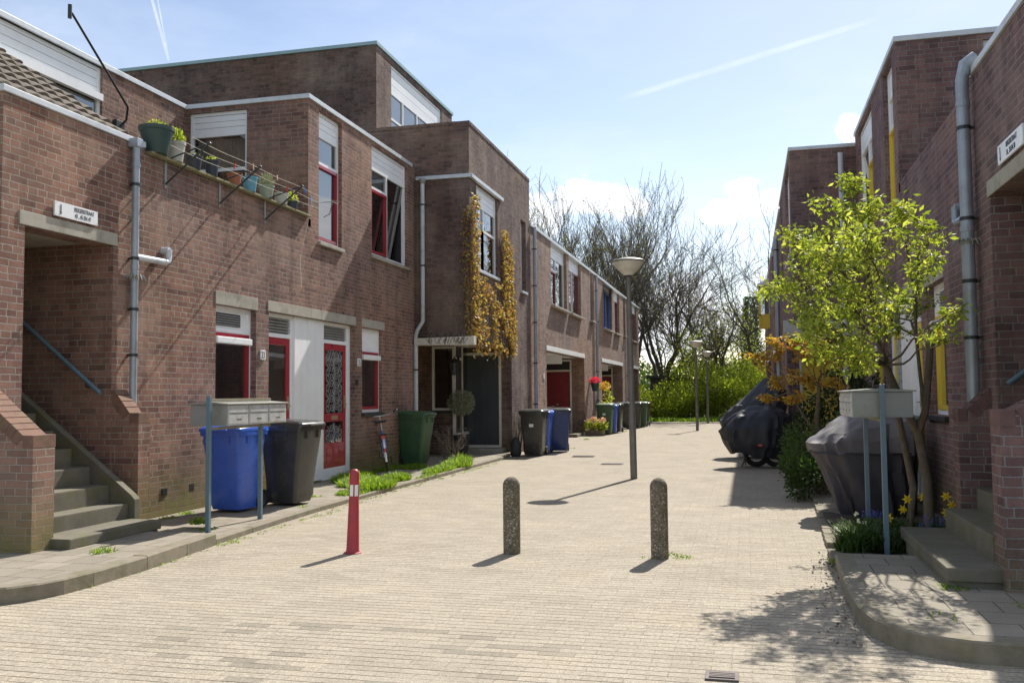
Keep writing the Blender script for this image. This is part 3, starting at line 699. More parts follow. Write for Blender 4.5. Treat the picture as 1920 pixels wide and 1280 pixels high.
    um = MB(); um.prism([(x_e, z_e), (x_t, z_t), (x_t, z_t-0.12), (x_e, z_e-0.10)], 'y', 7.25, 9.22); um.build('roof_deck', M['barkdark'], root)
    # window and door of the ground floor
    window(root, FA, 10.86, 11.9, 1.19, 2.70, [(0, 1, 0.0, 0.78, 'blindsash'), (0, 1, 0.78, 1, 'vent')], accent, 0.09, sill='pot_black')
    door_bay(root, FA, 12.26, 13.12, accent, 'frosted', 13.6)
    # stair: concrete steps and stringer
    sm = MB()
    for k in range(15):
        xf = (-5.95 if k == 0 else -6.35-0.235*(k-1)) if not right else -6.02-0.26*k-(0.09 if k else 0); z1 = (0.205 if k == 0 else 0.36+0.19*(k-1)) if not right else 0.25+0.182*k
        y0 = 7.30 if k else 7.22
        a = 7.285 if xf > -6.8 else 7.502
        if k == 0:
            sm.box(xf-0.45, xf, 7.02 if right else 7.2, 8.80 if right else 8.47, 0.05, z1-0.10)
            sm.box(xf-0.45, xf+0.015, 6.99 if right else 7.15, 8.50 if not right else 9.0, z1-0.096, z1)
        else:
            sm.box(xf-0.30, xf, a, 8.52 if not right else 8.93, 0.05 if k < 2 else z1-0.5, z1)
    sm.build('stair', M['step'], root, bevel=0.012)
    st = MB()
    if right: st.prism([(-6.50, ZA), (-6.50, 0.26), (-6.56, 0.31), (-10.2, 2.9), (-10.2, 2.2), (-7.0, ZA)], 'y', 8.935, 9.0)
    else: st.prism([(-6.28, ZA), (-6.28, 0.40), (-6.33, 0.45), (-10.2, 3.35), (-10.2, 2.5), (-6.8, ZA)], 'y', 8.525, 8.62); st.box(-10.2, -6.83, 8.62, 8.80, 0.05, 0.3); st.build('stringer', M['step'], root, bevel=0.006)
    hm = MB(); hm.path([(-9.9, 8.70, 3.9), (-6.86, 8.70, 1.52)], 0.024, 12); ho = hm.build('handrail', M['bluepost'], root, smooth=True)
    hb = MB()
    for t in (0.06, 0.45, 0.8):
        p = Vector((-6.86, 8.70, 1.52)).lerp(Vector((-9.9, 8.70, 3.9)), t); hb.path([p, p+Vector((0, 0, -0.07)), p+Vector((0, 0.1, -0.07))], 0.009, 6)
    hb.build('rail_bracket', M['darkmetal'], ho)
    # small square air bricks
    for (y, z) in ((9.78, 0.34), (10.35, 0.34)):
        mb = MB(); FA.box(mb, y-0.05, y+0.05, z-0.045, z+0.045, -0.02, 0.012 if y < 10 else 0.003); mb.build('air_vent', M['black'], root, bevel=0.004)
    # downpipe with swan neck inlet, anti-climb spikes and soil-pipe branch
    rr = 0.042 if not right else 0.058; xp = -6.8+rr+0.035; yp = 9.07 if not right else 9.25; zb = 1.36
    o = pipe(root, [(xp, yp, 4.40), (xp, yp, zb)] if not right else [(-6.83, yp-0.01, 4.56), (xp-0.03, yp-0.003, 4.50), (xp, yp, 4.36), (xp, yp, zb)], rr, 'zinc', (3.9, 2.47, 1.95, 3.05))
    if not right: MB().box(xp-0.07, xp+rr+0.01, yp-rr-0.01, yp+rr+0.01, 4.33, 4.43).build('pipe_hopper', M['zinc'], o, bevel=0.006)
    for zc in (2.93, 4.1): MB().lathe([(rr+0.006, 0), (rr+0.006, 0.05)], (xp, yp, zc), 14).build('pipe_collar', M['zinc'], o)
    mb = MB(); sx = 1 
    ye = yp+0.62 if not right else yp+0.42
    mb.path([(xp, yp, 3.07), (xp+0.01, ye-0.06, 3.08), (xp+0.01, ye-0.01, 3.10), (xp+0.01, ye, 3.16), (xp+0.01, ye, 3.24)], 0.038, 12); mb.path([(xp+0.02, ye, 3.23), (-6.81, ye, 3.23)], 0.043, 12)
    mb.build('branch_pipe', M['pvc' if not right else 'zinc'], root, smooth=True)
    spikes(root, xp, yp, 2.84, rr)
    return root
def door_bay(root, F, u0, u1, accent, kind, panel_to, panel_from=None):
    """door with glass, louvred fanlight and the white boarding beside it"""
    z0, zt = ZB, 2.72; n0, n1 = -0.16, -0.09
    fm = MB(); 
    F.box(fm, u0, u0+0.05, z0, zt-0.002, n0, n1); F.box(fm, u1-0.03, u1+0.05, z0, zt-0.002, n0, n1)
    F.box(fm, u0+0.05, u1-0.03, zt-0.06, zt-0.002, n0, n1); F.box(fm, u0+0.05, u1-0.03, 2.36, 2.42, n0, n1+0.01)
    F.box(fm, u0+0.001, u1+0.05, z0, z0+0.19, n0-0.05, n1+0.002)
    d = fm.build('door_frame', M['white'], root)
    vb = MB(); F.box(vb, u0+0.05, u1-0.03, 2.42, zt-0.06, n0, n0+0.03); vb.build('vent_backing', M['galv'], d)
    vm = MB()
    for q in range(5): F.box(vm, u0+0.06, u1-0.06, 2.45+q*0.045, 2.45+q*0.045+0.022, n0+0.03, n0+0.06)
    vm.build('vent_louvres', M['galv'], d)
    a, b, c, e = u0+0.05, u1-0.03, z0+0.19, 2.36
    dm = MB(); st = 0.10
    F.box(dm, a, a+st, c, e, n0+0.01, n1-0.01); F.box(dm, b-st, b, c, e, n0+0.01, n1-0.01)
    F.box(dm, a+st, b-st, e-0.11, e, n0+0.01, n1-0.01); F.box(dm, a+st, b-st, c, c+0.42, n0+0.01, n1-0.01)
    F.box(dm, a+st, b-st, c+0.78, c+0.92, n0+0.01, n1-0.01); F.box(dm, a+st+0.06, b-st-0.06, c+0.08, c+0.34, n0+0.01, n1-0.002)
    do = dm.build('door', M[accent], root, bevel=0.006)
    gl = MB(); nm = n0+0.04; P = F.pt
    for (zz0, zz1) in ((c+0.42, c+0.78), (c+0.92, e-0.11)): gl.quad(P(a+st, zz0, nm), P(b-st, zz0, nm), P(b-st, zz1, nm), P(a+st, zz1, nm))
    gl.build('pane', M['glass'], do, recalc=False)
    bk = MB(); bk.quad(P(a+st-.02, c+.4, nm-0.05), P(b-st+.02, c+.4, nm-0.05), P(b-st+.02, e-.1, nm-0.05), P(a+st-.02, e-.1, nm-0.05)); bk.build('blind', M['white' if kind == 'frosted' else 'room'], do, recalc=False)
    if kind == 'scroll':
        sc = MB(); w = (b-a-2*st)/2; cu = (a+b)/2
        def spiral(u, z, r, s, t0, turns=1.4):
            pts = []
            for q in range(22):
                t = q/21; rr = r*(1-0.85*t); an = t0+s*t*turns*2*PI; pts.append(P(u+rr*math.cos(an), z+rr*math.sin(an), nm+0.012))
            sc.path(pts, 0.0045, 4)
        for (zz0, zz1) in ((c+0.44, c+0.76), (c+0.94, e-0.14)):
            z = zz0+0.04; r = w*0.25; q = 0
            while z < zz1-0.02:
                for s in (-1, 1): spiral(cu+s*w*0.72, z, r, s*(1 if q % 2 else -1), PI/2 if q % 2 else -PI/2); spiral(cu+s*w*0.26, z+r*0.5, r*0.85, -s*(1 if q % 2 else -1), 0)
                z += r*1.45; q += 1
            sc.path([P(cu, zz0, nm+0.012), P(cu, zz1, nm+0.012)], 0.007, 4)
        sc.build('iron_scrollwork', M['lace'], do)
    lb = MB(); F.box(lb, (a+b)/2-0.12, (a+b)/2+0.12, c+0.81, c+0.88, n1-0.012, n1); lo = lb.build('letter_plate', M['brass'], do, bevel=0.003)
    hb = MB(); F.box(hb, b-0.075, b-0.035, c+1.0, c+1.22, n1-0.012, n1+0.004)
    h0 = P(b-0.055, c+1.07, n1+0.004); h1 = P(b-0.055, c+1.07, n1+0.045); h2 = P(b-0.15, c+1.07, n1+0.045); hb.path([h0, h1, h2], 0.008, 6); hb.build('handle', M['brass'], do)
    # boarding
    pf, pt = (u1+0.051, panel_to) if panel_from is None else (panel_from, u0)
    if pt-pf > 0.05:
        pm = MB(); n = max(1, round((pt-pf)/0.27)); w = (pt-pf)/n
        for q in range(n): F.box(pm, pf+q*w+0.003, pf+(q+1)*w-0.003, z0+0.03, zt-0.004, n0+0.02, -0.055)
        F.box(pm, pf, pt, z0+0.03, zt-0.004, n0, n0+0.03); pm.build('board_panel', M['white'], root)
def upper_house(accent, brickmat, label, right):
    """the unit whose upper floor comes forward to the street, y 13.5 to 18.45"""
    root = wthing('brick_house', label, 'house', (-8, 16, 0))
    FA = Fr('x', -6.8); bm = MB()
    Y1 = 18.45
    ops = [(13.6, 15.33, ZB, 2.72), (15.66, 16.6, 1.16, 2.71), (13.88, 14.78, 4.02, 6.23), (16.11, 17.98, 4.12, 6.23)]
    grid_wall(bm, FA, 13.603, Y1-0.003, 0, 4.20, ops, 0.28); 
    grid_wall(bm, FA, 13.5, Y1-0.003, 4.2, 6.30, ops, 0.28)
    Fs = Fr('y', 13.5); grid_wall(bm, Fs, -9.05, -7.083, 3.6, 6.30, [(-8.99, -7.91, 4.3, 6.22)], 0.28)
    bm.box(-15, -9.053, 13.503, 13.75, 4.0, 6.30); 
    bm.build('wall', M[brickmat], root)
    for (a, b) in ((13.6, 13.98), (13.99, 15.37), (15.63, 16.72)):
        mb = MB(); FA.box(mb, a, b, 2.722, 2.88, -0.28, 0.012); mb.build('lintel', M['concrete'], root, bevel=0.006)
    coping(root, FA, 13.47, Y1-0.2 if not right else Y1, 6.37, 'metaltrim', 0.03, 0.075)
    coping(root, Fs, -9.02, -7.085, 6.37, 'metaltrim', 0.03, 0.075)
    roofslab(root, -15, -7.0, 13.75, Y1, 6.33)
    if right: kk = [(0, 1, 0, 0.62, 'sash'), (0, 1, 0.62, 0.83, 'glass'), (0, 1, 0.83, 1, 'panel')]
    window(root, FA, 13.88, 14.78, 4.02, 6.23, [(0, 1, 0, 0.61, 'sashb'), (0, 1, 0.61, 0.82, 'glassb'), (0, 1, 0.82, 1, 'panel')], accent, 0.07, sill='concrete')
    window(root, FA, 16.11, 17.98, 4.12, 6.23, [(0, 0.47, 0, 0.62, 'sasht'), (0, 0.47, 0.62, 0.80, 'glassb'), (0.47, 1, 0, 0.80, 'glasst'), (0, 1, 0.80, 1, 'panel')], accent, 0.05, sill='concrete')
    window(root, Fs, -8.99, -7.91, 4.3, 6.22, [(0, 1, 0, 0.49, 'glass'), (0, 1, 0.49, 0.80, 'curtain'), (0, 1, 0.80, 1, 'panel')], accent, 0.05)
    door_bay(root, FA, 14.2, 15.20, accent, 'scroll', 0, panel_from=13.6)
    mb = MB(); FA.box(mb, 15.251, 15.327, ZB, 2.71, -0.16, -0.09); mb.build('door_post', M['white'], root)
    window(root, FA, 15.66, 16.6, 1.16, 2.71, [(0, 1, 0.0, 0.74, 'blindsash'), (0, 1, 0.74, 1, 'plainpanel')], accent, 0.06, sill='pot_black')
    return root
def ivy_house(accent, brickmat, label, right):
    """projecting block with recessed porch, bay and the three-storey block behind"""
    root = wthing('brick_house', label, 'house', (-6.5, 21.3, 0))
    X = -5.6; FX = Fr('x', X); Y0 = 18.5; Y1 = 24.1; bm = MB()
    tall = 7.20 if not right else 6.13
    bigt = 9.13
    ops = [(18.3, 22.0, 0, 2.62), (19.04, 20.8, 4.18, 6.05), (23.07, 23.65, 4.14, 6.0)]
    grid_wall(bm, FX, Y0, Y1, 0, tall, ops, 0.28)
    Fs = Fr('y', Y0); grid_wall(bm, Fs, -14.3, X-0.283, 2.62, tall, [(-14.3, -7.1, 0, 3.9)], 0.2)
    # porch walls
    bm.box(-7.75, -7.28, 20.9, 21.1, 0, 2.62); bm.box(-7.28, -6.72, 20.9, 21.1, 0, 1.1); bm.box(-6.92, -6.76, 21.1, 22.0, 0, 0.5)
    bm.box(-7.75, -7.6, Y0, 20.9, 0, 2.62)
    bm.box(-5.86, X-0.284, 22.0, 22.25, 0, 2.62); bm.box(-8, -5.86, 22.06, 22.3, 2.5, 2.62); bm.box(-8.5, -6.93, 22.0, 22.3, 0, 2.62)
    if not right:
        FB = Fr('x', -7.7); grid_wall(bm, FB, Y0+0.003, 23.85, tall-0.3, bigt, [(19.38, 22.95, tall-0.3, 9.0)], 0.25)
        bm.box(-14.3, -7.953, Y0+0.003, Y0+0.25, tall-0.3, bigt)
        bm.box(-14.3, -7.953, 23.6, 23.85, tall-0.3, bigt)
    bm.box(-14.3, X-0.283, Y1-0.25, Y1, 0, tall)
    wl = bm.build('wall', M[brickmat], root)
    # brick on edge parapet course
    cm = MB(); n = 46
    for q in range(n):
        y = Y0+(Y1-Y0)*q/n; cm.box(X-0.29, X+0.012, y+0.004, y+(Y1-Y0)/n-0.004, tall+0.001, tall+0.075)
    for q in range(17 if not right else 62):
        x = X-0.29-q*0.125; cm.box(x-0.121, x-0.004, Y0-0.012, Y0+0.2, tall+0.001, tall+0.075)
    if not right: cm.build('parapet_course', M[brickmat], wl)
    else:
        coping(root, FX, Y0-0.03, Y1, 6.20, 'metaltrim', 0.03, 0.07); coping(root, Fs, -14, X-0.29, 6.20, 'metaltrim', 0.03, 0.07)
    roofslab(root, -14, X-0.3, Y0+0.2, Y1-0.25, tall-0.2 if right else tall-0.5)
    if not right:
        mb = MB(); mb.box(-14.3, -7.67, Y0-0.04, Y0+0.3, bigt+0.001, bigt+0.075); mb.build('coping', M['trim_teal'], root)
        mb = MB(); mb.box(-8.0, -7.67, Y0+0.303, 23.9, bigt+0.001, bigt+0.075); mb.build('coping', M['trim_teal'], root)
        roofslab(root, -14.3, -7.9, Y0+0.25, 23.85, bigt)
        window(root, FB, 19.38, 22.95, tall-0.25, 9.0, [(0, 0.23, 0.0, 0.40, 'glassb'), (0, 0.23, 0.40, 0.69, 'glassb'), (0.23, 0.5, 0, 0.69, 'glassb'), (0.5, 0.72, 0, 0.69, 'curtain'), (0.72, 1, 0, 0.69, 'glass'), (0, 1, 0.69, 1, 'panel')], accent, 0.03)
        # lower coping that wraps the bay corner
        mb = MB(); mb.box(-6.78, X+0.075, Y0-0.055, Y0-0.003, 6.05, 6.13); mb.box(X+0.003, X+0.075, Y0-0.0545, 21.1, 6.0505, 6.1295); mb.build('coping', M['metaltrim'], root, bevel=0.006)
    window(root, FX, 19.04, 20.8, 4.18, 6.05, [(0, 0.42, 0, 0.77, 'glassb'), (0.42, 1, 0, 0.5, 'glass'), (0.42, 1, 0.5, 0.77, 'glassb'), (0, 1, 0.77, 1, 'panel')], accent, 0.06, sill='metaltrim')
    window(root, FX, 23.07, 23.65, 4.14, 6.0, [(0, 1, 0, 0.76, 'glass'), (0, 1, 0.76, 1, 'panel')], accent, 0.12, sill='metaltrim')
    # concrete band over the porch, soffit
    mb = MB(); mb.prism([(-6.77, 2.52), (-6.77, 2.66), (X+0.14, 2.68), (X+0.14, 2.50)], 'y', Y0-0.20, Y0-0.004); 
    if right: mb = MB(); mb.prism([(Y0-0.004, 2.84), (Y0-0.45, 2.58), (Y0-0.45, 2.50), (Y0-0.004, 2.52)], 'x', -6.75, -5.4)
    mb.build('concrete_canopy', M['concrete' if right else 'cream'], root, bevel=0.008)
    mb = MB(); mb.box(-7.75, X-0.285, Y0, 22.0, 2.63, 2.70); mb.build('porch_ceiling', M['cream'], root)
    # porch window, sidelight, door
    Fw = Fr('y', 20.9); window(root, Fw, -7.28, -6.72, 1.1, 2.62, [(0, 1, 0, 1, 'glass')], accent, 0.0, 'cream', sill='pot_black')
    Fd = Fr('y', 22.0); fm = MB()
    rim(fm, Fd, -6.93, -5.861, 0.17, 2.50, 0.06, -0.04, 0.03); d = fm.build('door_frame', M['cream'], root)
    dm = MB(); Fd.box(dm, -6.87, -5.92, 0.23, 2.44, -0.03, 0.0)
    for q in range(6): Fd.box(dm, -6.865+q*0.158, -6.865+q*0.158+0.152, 0.235, 2.435, 0.0, 0.006)
    dd = dm.build('door', M['slate' if not right else 'yellow'], d)
    hm = MB(); hm.lathe([(0.0, 0), (0.03, 0.0), (0.03, 0.02), (0, 0.02)], (0, 0, 0), 10, False); hm = MB(); hm.path([(-6.79, 21.99, 1.22), (-6.79, 21.94, 1.22), (-6.70, 21.94, 1.22)], 0.01, 6); hm.build('handle', M['chrome'], dd)
    pm = MB(); pm.box(-6.76, -6.70, 20.88, 20.95, 0.1, 2.62); pm.box(-6.78, -6.71, 21.5, 21.56, 0.5, 2.62); pm.box(-6.775, -6.715, 20.95, 21.5, 2.3, 2.36); pm.box(-6.80, -6.70, 20.95, 22.0, 0.5, 0.56); pm.build('sidelight_frame', M['cream'], root)
    gm = MB(); gm.quad((-6.74, 20.95, 0.56), (-6.74, 22.0, 0.56), (-6.74, 22.0, 2.62), (-6.74, 20.95, 2.62)); gm.build('pane', M['glass'], root, recalc=False)
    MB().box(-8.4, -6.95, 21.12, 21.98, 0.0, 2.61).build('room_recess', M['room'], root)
    MB().box(-6.93, -5.75, 21.55, 22.0, 0.0, 0.16).build('door_step', M['concrete'], root, bevel=0.01)
    return root
def row_house(y0, y1, accent, brickmat, label, wins, porch, doorcol, right, X=-5.6):
    root = wthing('brick_house', label, 'house', (X-1, (y0+y1)/2, 0))
    FX = Fr('x', X); bm = MB(); pa, pb = porch
    ops = [(w[0], w[1], w[2], w[3]) for w in wins] + [(pa, pb, 0, 2.72)]
    grid_wall(bm, FX, y0+0.003, y1-0.003, 0, 6.0, ops, 0.28)
    bm.box(-12, X-0.283, y1-0.25, y1-0.003, 0, 6.0)
    bm.box(-7.35, -7.2, pa-0.3, pb+0.3, 0, 2.72); bm.box(-6.06, X-0.284, pb, pb+0.25, 0, 2.72); bm.box(-7.2, -6.06, pb+0.1, pb+0.2, 2.3, 2.72) ; bm.box(-7.2, -7.06, pb, pb+0.25, 0, 2.72)
    bm.box(-7.2, X-0.284, pa-0.25, pa, 0, 2.72)
    bm.build('wall', M[brickmat], root)
    coping(root, FX, y0, y1, 6.09, 'metaltrim', 0.04, 0.09)
    roofslab(root, -12, X-0.28, y0, y1-0.25, 6.03)
    mb = MB(); FX.box(mb, pa-0.03, pb+0.05, 2.722, 2.87, -0.285, 0.02); mb.build('lintel', M['white'], root, bevel=0.01)
    mb = MB(); mb.box(-7.2, X-0.287, pa, pb, 2.73, 2.80); mb.build('porch_ceiling', M['white'], root)
    mb = MB(); mb.box(-7.2, -5.9, (pa+pb)/2+0.5, (pa+pb)/2+0.62, 2.45, 2.725); mb.build('porch_beam', M['white'], root)
    Fd = Fr('y', pb); fm = MB(); rim(fm, Fd, -7.055, -6.065, 0.1, 2.68, 0.06, -0.09, 0.0); Fd.box(fm, -6.995, -6.125, 2.26, 2.32, -0.09, 0.004)
    d = fm.build('door_frame', M['cream'], root)
    MB().box(-6.995, -6.125, pb+0.04, pb+0.07, 2.32, 2.62).build('fanlight', M['black'], d)
    MB().box(-6.99, -6.13, pb+0.03, pb+0.08, 0.16, 2.255).build('door', M[doorcol], d, bevel=0.01)
    MB().box(-7.2, X+0.0, pb-1.6, pb-0.002, 0.0, 0.10).build('door_step', M['kerb'], root, bevel=0.01)
    for w in wins:
        a, b, c, e, st, ac = w
        if st == 'double': cells = [(0, 0.46, 0, 0.6, 'sash'), (0, 0.46, 0.6, 0.80, 'glass'), (0.46, 1, 0, 0.80, 'glass'), (0, 1, 0.80, 1, 'panel')]
        elif st == 'blinds': cells = [(0, 0.5, 0, 0.80, 'glassb'), (0.5, 1, 0, 0.80, 'sash'), (0, 1, 0.80, 1, 'panel')]
        elif st == 'slim': cells = [(0, 1, 0, 0.72, 'glass'), (0, 1, 0.72, 1, 'panel')]
        else: cells = [(0, 0.5, 0, 0.86, 'sash'), (0.5, 1, 0, 0.86, 'sash'), (0, 1, 0.86, 1, 'panel')]
        f = window(root, FX, a, b, c, e, cells, ac, 0.10, 'white' if st != 'full' else 'blue', sill='concrete', sout=0.13)
        if st in ('full',):
            am = MB(); am.prism([(0.0, e+0.02), (0.42, e-0.33), (0.42, e-0.37), (0.0, e-0.02)], 'y', a-0.1, b+0.1); am.v = [(X+0.003+x, y, z) for x, y, z in am.v]
            am.build('window_awning', M['galv'], root)
    return root

nearL = near_house('red', 'brick', 'nearest red brick house on the left, with flower pots on its terrace wall', False)
upL = upper_house('red', 'brick', 'left brick house with two red sash windows upstairs and the scrollwork glass door', False)
ivyL = ivy_house('blue', 'brick_ivy', 'tall brown brick house on the left with yellow creeper over its dark porch door', False)
row_house(24.1, 35.2, 'darkred', 'brick_row', 'long low brick house next to the creeper wall, first dark red porch door', [(26.85, 29.35, 4.12, 6.0, 'double', 'darkred'), (29.75, 32.0, 4.12, 6.0, 'blinds', 'darkred'), (33.85, 34.6, 4.18, 6.0, 'slim', 'darkred')], (26.1, 32.5), 'darkred', False)
row_house(35.2, 44.6, 'blue', 'brick_row', 'brick house with the blue upstairs window in the middle of the left row', [(37.35, 39.7, 4.12, 6.0, 'full', 'blue'), (40.3, 42.1, 4.12, 6.0, 'blinds', 'darkred'), (43.45, 44.2, 4.18, 6.0, 'slim', 'darkred')], (36.6, 42.9), 'darkred', False)
row_house(44.6, 49.8, 'darkred', 'brick_row', 'last brick house of the left row, next to the green shrubs at the street end', [(46.6, 48.9, 4.12, 6.0, 'blinds', 'darkred')], (45.6, 49.3), 'darkred', False)
# pipes of the left row, attached to their houses
p = pipe(ivyL, [(-6.60, 18.38, 6.02), (-6.60, 18.38, 3.02), (-6.72, 18.38, 2.84), (-6.76, 18.38, 2.72), (-6.76, 18.38, 0.1)], 0.045, 'pvc', (5.5, 4.2, 2.0), axis='y')
m_ = MB(); m_.lathe([(0.05, 0), (0.075, 0.06), (0.075, 0.1)], (-6.60, 18.38, 5.95), 14); m_.build('hopper', M['galv'], p)
rows = [o for o in bpy.data.objects if o.get('category') == 'house']
pipe(ivyL, [(-5.52, 24.35, 6.0), (-5.52, 24.35, 0.06)], 0.05, 'zinc', (5.4, 4.4, 3.4, 2.3, 1.2))
pipe(rows[3], [(-5.52, 35.0, 6.0), (-5.52, 35.0, 0.06)], 0.05, 'zinc', (5.4, 4.2, 2.3, 1.2))
pipe(rows[4], [(-5.52, 44.4, 6.0), (-5.52, 44.4, 0.06)], 0.05, 'zinc', (5.4, 4.2, 2.3, 1.2))
MX[0] = True
nearR = near_house('yellow', 'brick_right', 'nearest brick house on the right, with the concrete stair and grey downpipe', True)
upR = upper_house('yellow', 'brick_right', 'right brick house with yellow window frames behind the leafy tree', True)
ivyR = ivy_house('yellow', 'brick_right', 'right brick house that steps forward to the street behind the bronze-leaved tree', True)
row_house(24.1, 35.2, 'yellow', 'brick_right', 'brick house on the right above the black covered scooters', [(26.85, 29.35, 4.12, 6.0, 'double', 'yellow'), (30.6, 32.0, 4.12, 6.0, 'blinds', 'yellow')], (26.1, 32.5), 'darkred', True)
row_house(35.2, 46.0, 'yellow', 'brick_right', 'farthest brick house on the right, beside the tall conifer', [(37.35, 39.7, 4.12, 6.0, 'double', 'yellow')], (36.6, 42.9), 'darkred', True)
pipe(ivyR, [(-6.52, 18.38, 6.0), (-6.52, 18.38, 0.1)], 0.05, 'pvc', (5.4, 4.2, 2.3), axis='y')
pipe(ivyR, [(-5.52, 25.2, 5.5), (-5.52, 25.2, 0.06)], 0.06, 'zinc', (5.2, 4.4, 2.3, 1.2))
# yellow framed oriel of the far right house
om = MB()
for (a, b) in ((36.2, 36.27), (37.03, 37.1)): om.box(-5.27, -5.2, a, b, 3.95, 5.5)
for (a, b) in ((3.9, 3.97), (4.35, 4.41), (5.43, 5.5)): om.box(-5.597, -5.2, 36.2, 37.1, a, b)
om.box(-5.597, -5.24, 36.22, 37.08, 3.97, 4.35)
bw = om.build('bay_window', M['yellow'], [o for o in bpy.data.objects if o.get('category') == 'house'][-1])
MB().box(-5.597, -5.215, 36.215, 37.085, 4.41, 5.43).build('pane', M['glass'], bw)
MB().prism([(-5.597, 5.502), (-5.597, 5.75), (-5.15, 5.56), (-5.15, 5.502)], 'y', 36.15, 37.15).build('bay_roof', M['white'], bw)
MX[0] = False
# ------------------------------------------------------------------ signs
def plate(name, label, cat, X, y0, y1, z0, z1, s, lines, group=None, arrow=False):
    # enamel plate on a street wall; s=+1 faces +X, -1 faces -X
    w = y1-y0; h = z1-z0; o = thing(name, label, cat, (X, (y0+y1)/2, z0), group)
    pm = MB().box(0 if s > 0 else -0.018, 0.018 if s > 0 else 0, -w/2, w/2, 0, h); pm.build('plate', M['signwhite'], o, bevel=0.003)
    rt = (0, s, 0)
    for (txt, size, u, z, sx) in lines:
        text_mesh(txt, size, M['black'], o, (s*0.0195, s*u, z), rt, (0, 0, 1), 'lettering', sx, 0.0008, 0.0004)
    if arrow:
        am = MB(); ua = -s*0+ (-w/2+0.085)
        am.box(s*0.019 if s > 0 else s*0.0215, s*0.0215 if s > 0 else s*0.019, s*ua-0.006, s*ua+0.006, 0.025, h-0.025); xa = s*0.022
        am.prism([(s*ua-0.014, 0.05), (s*ua, 0.018), (s*ua+0.014, 0.05)], 'x', xa-0.0005, xa+0.0005)
        am.build('arrow', M['black'], o)
    sc = MB()
    for (a, b) in ((-w/2+0.02, 0.015), (w/2-0.02, 0.015), (-w/2+0.02, h-0.015), (w/2-0.02, h-0.015)): sc.tube((s*0.017, a, b), (s*0.0205, a, b), 0.004, n=8)
    sc.build('screw', M['galv'], o)
    return o
plate('street_sign', 'white sign lettered REIGERSTRAAT 43, 45 EN 47 over the left stair opening', 'sign', -6.787, 7.86, 8.50, 3.325, 3.475, 1,
      [('REIGERSTRAAT', 0.062, -0.04, 0.09, 0.72), ('43 , 45 EN 47', 0.062, -0.03, 0.025, 0.70)], arrow=True)
plate('street_sign', 'white sign lettered REIGERSTRAAT above the right stair opening', 'sign', 2.087, 7.66, 8.38, 3.33, 3.49, -1,
      [('REIGERSTRAAT', 0.064, -0.10, 0.092, 0.72), ('26 , 28 EN 30', 0.064, -0.09, 0.025, 0.70)], arrow=True)
plate('house_number', 'white number plate 33 on the brick pier left of the frosted red door', 'number plate', -6.797, 12.0, 12.14, 2.0, 2.14, 1, [('33', 0.14, -0.060, 0.020, 0.75)], 'enamel house numbers')
plate('house_number', 'white number plate 35 on the brick pier right of the scrollwork door', 'number plate', -6.797, 15.43, 15.57, 2.0, 2.14, 1, [('35', 0.14, -0.060, 0.020, 0.75)], 'enamel house numbers')
plate('house_number', 'small blank white plate beside the first dark red porch door', 'number plate', -5.597, 25.6, 25.74, 1.9, 2.05, 1, [], 'enamel house numbers')
solo(MB().box(-6.797, -6.76, 15.36, 15.42, 1.66, 1.76), 'doorbell', M['black'], 'small black doorbell on the frame of door 35', 'doorbell', (-6.79, 15.39, 1.66), bevel=0.008)

# ------------------------------------------------------------------ bollards, lamps
def red_bollard():
    o = thing('bollard', 'red plastic bollard with white reflectors, leftmost of the three bollards', 'bollard', (-3.62, 8.12, 0), 'bollards across the street', 0.3)
    MB().lathe([(0.0, 0.78), (0.02, 0.778), (0.036, 0.765), (0.044, 0.745), (0.046, 0.725), (0.0445, 0.718), (0.047, 0.70), (0.047, 0.64), (0.046, 0.50), (0.050, 0.40), (0.060, 0.04), (0.064, 0.012), (0.085, 0.006), (0.085, 0.0)][::-1], n=28).build('post', M['bollred'], o, smooth=True)
    for a in (-2.0, -1.0, 0.3, 1.9):
        rm = MB(); n = 6; w = 0.36
        for q in range(n):
            t0 = a-w+2*w*q/n; t1 = a-w+2*w*(q+1)/n
            rm.quad(*[((0.0505)*math.cos(t), (0.0505)*math.sin(t), z) for t, z in ((t0, 0.53), (t1, 0.53), (t1, 0.635), (t0, 0.635))])
        rm.build('reflector', M['reflector'], o, recalc=False)
    o.rotation_euler.x = R(-1.0); o.rotation_euler.y = R(1.2)
    return o
red_bollard()
prof = [(0.08, -0.05), (0.08, 0.62)]+[(0.08*math.cos(t*PI/2/8), 0.62+0.085*math.sin(t*PI/2/8)) for t in range(1, 9)]
b0 = solo(MB().lathe([(r, z) for r, z in prof], n=32), 'bollard', M['aggregate'], 'brown pebbled concrete bollard, middle of the three, standing between the others', 'bollard', (0, 0, 0), 'bollards across the street', smooth=True)
b1 = b0.copy(); C.objects.link(b1); b0.location = (-2.15, 8.40, 0); b1.location = (-0.79, 8.41, 0); b1.rotation_euler.z = 2; b1.scale = (0.98, 0.98, 1.01)
b1['label'] = 'brown pebbled concrete bollard on the right with green weeds at its foot'
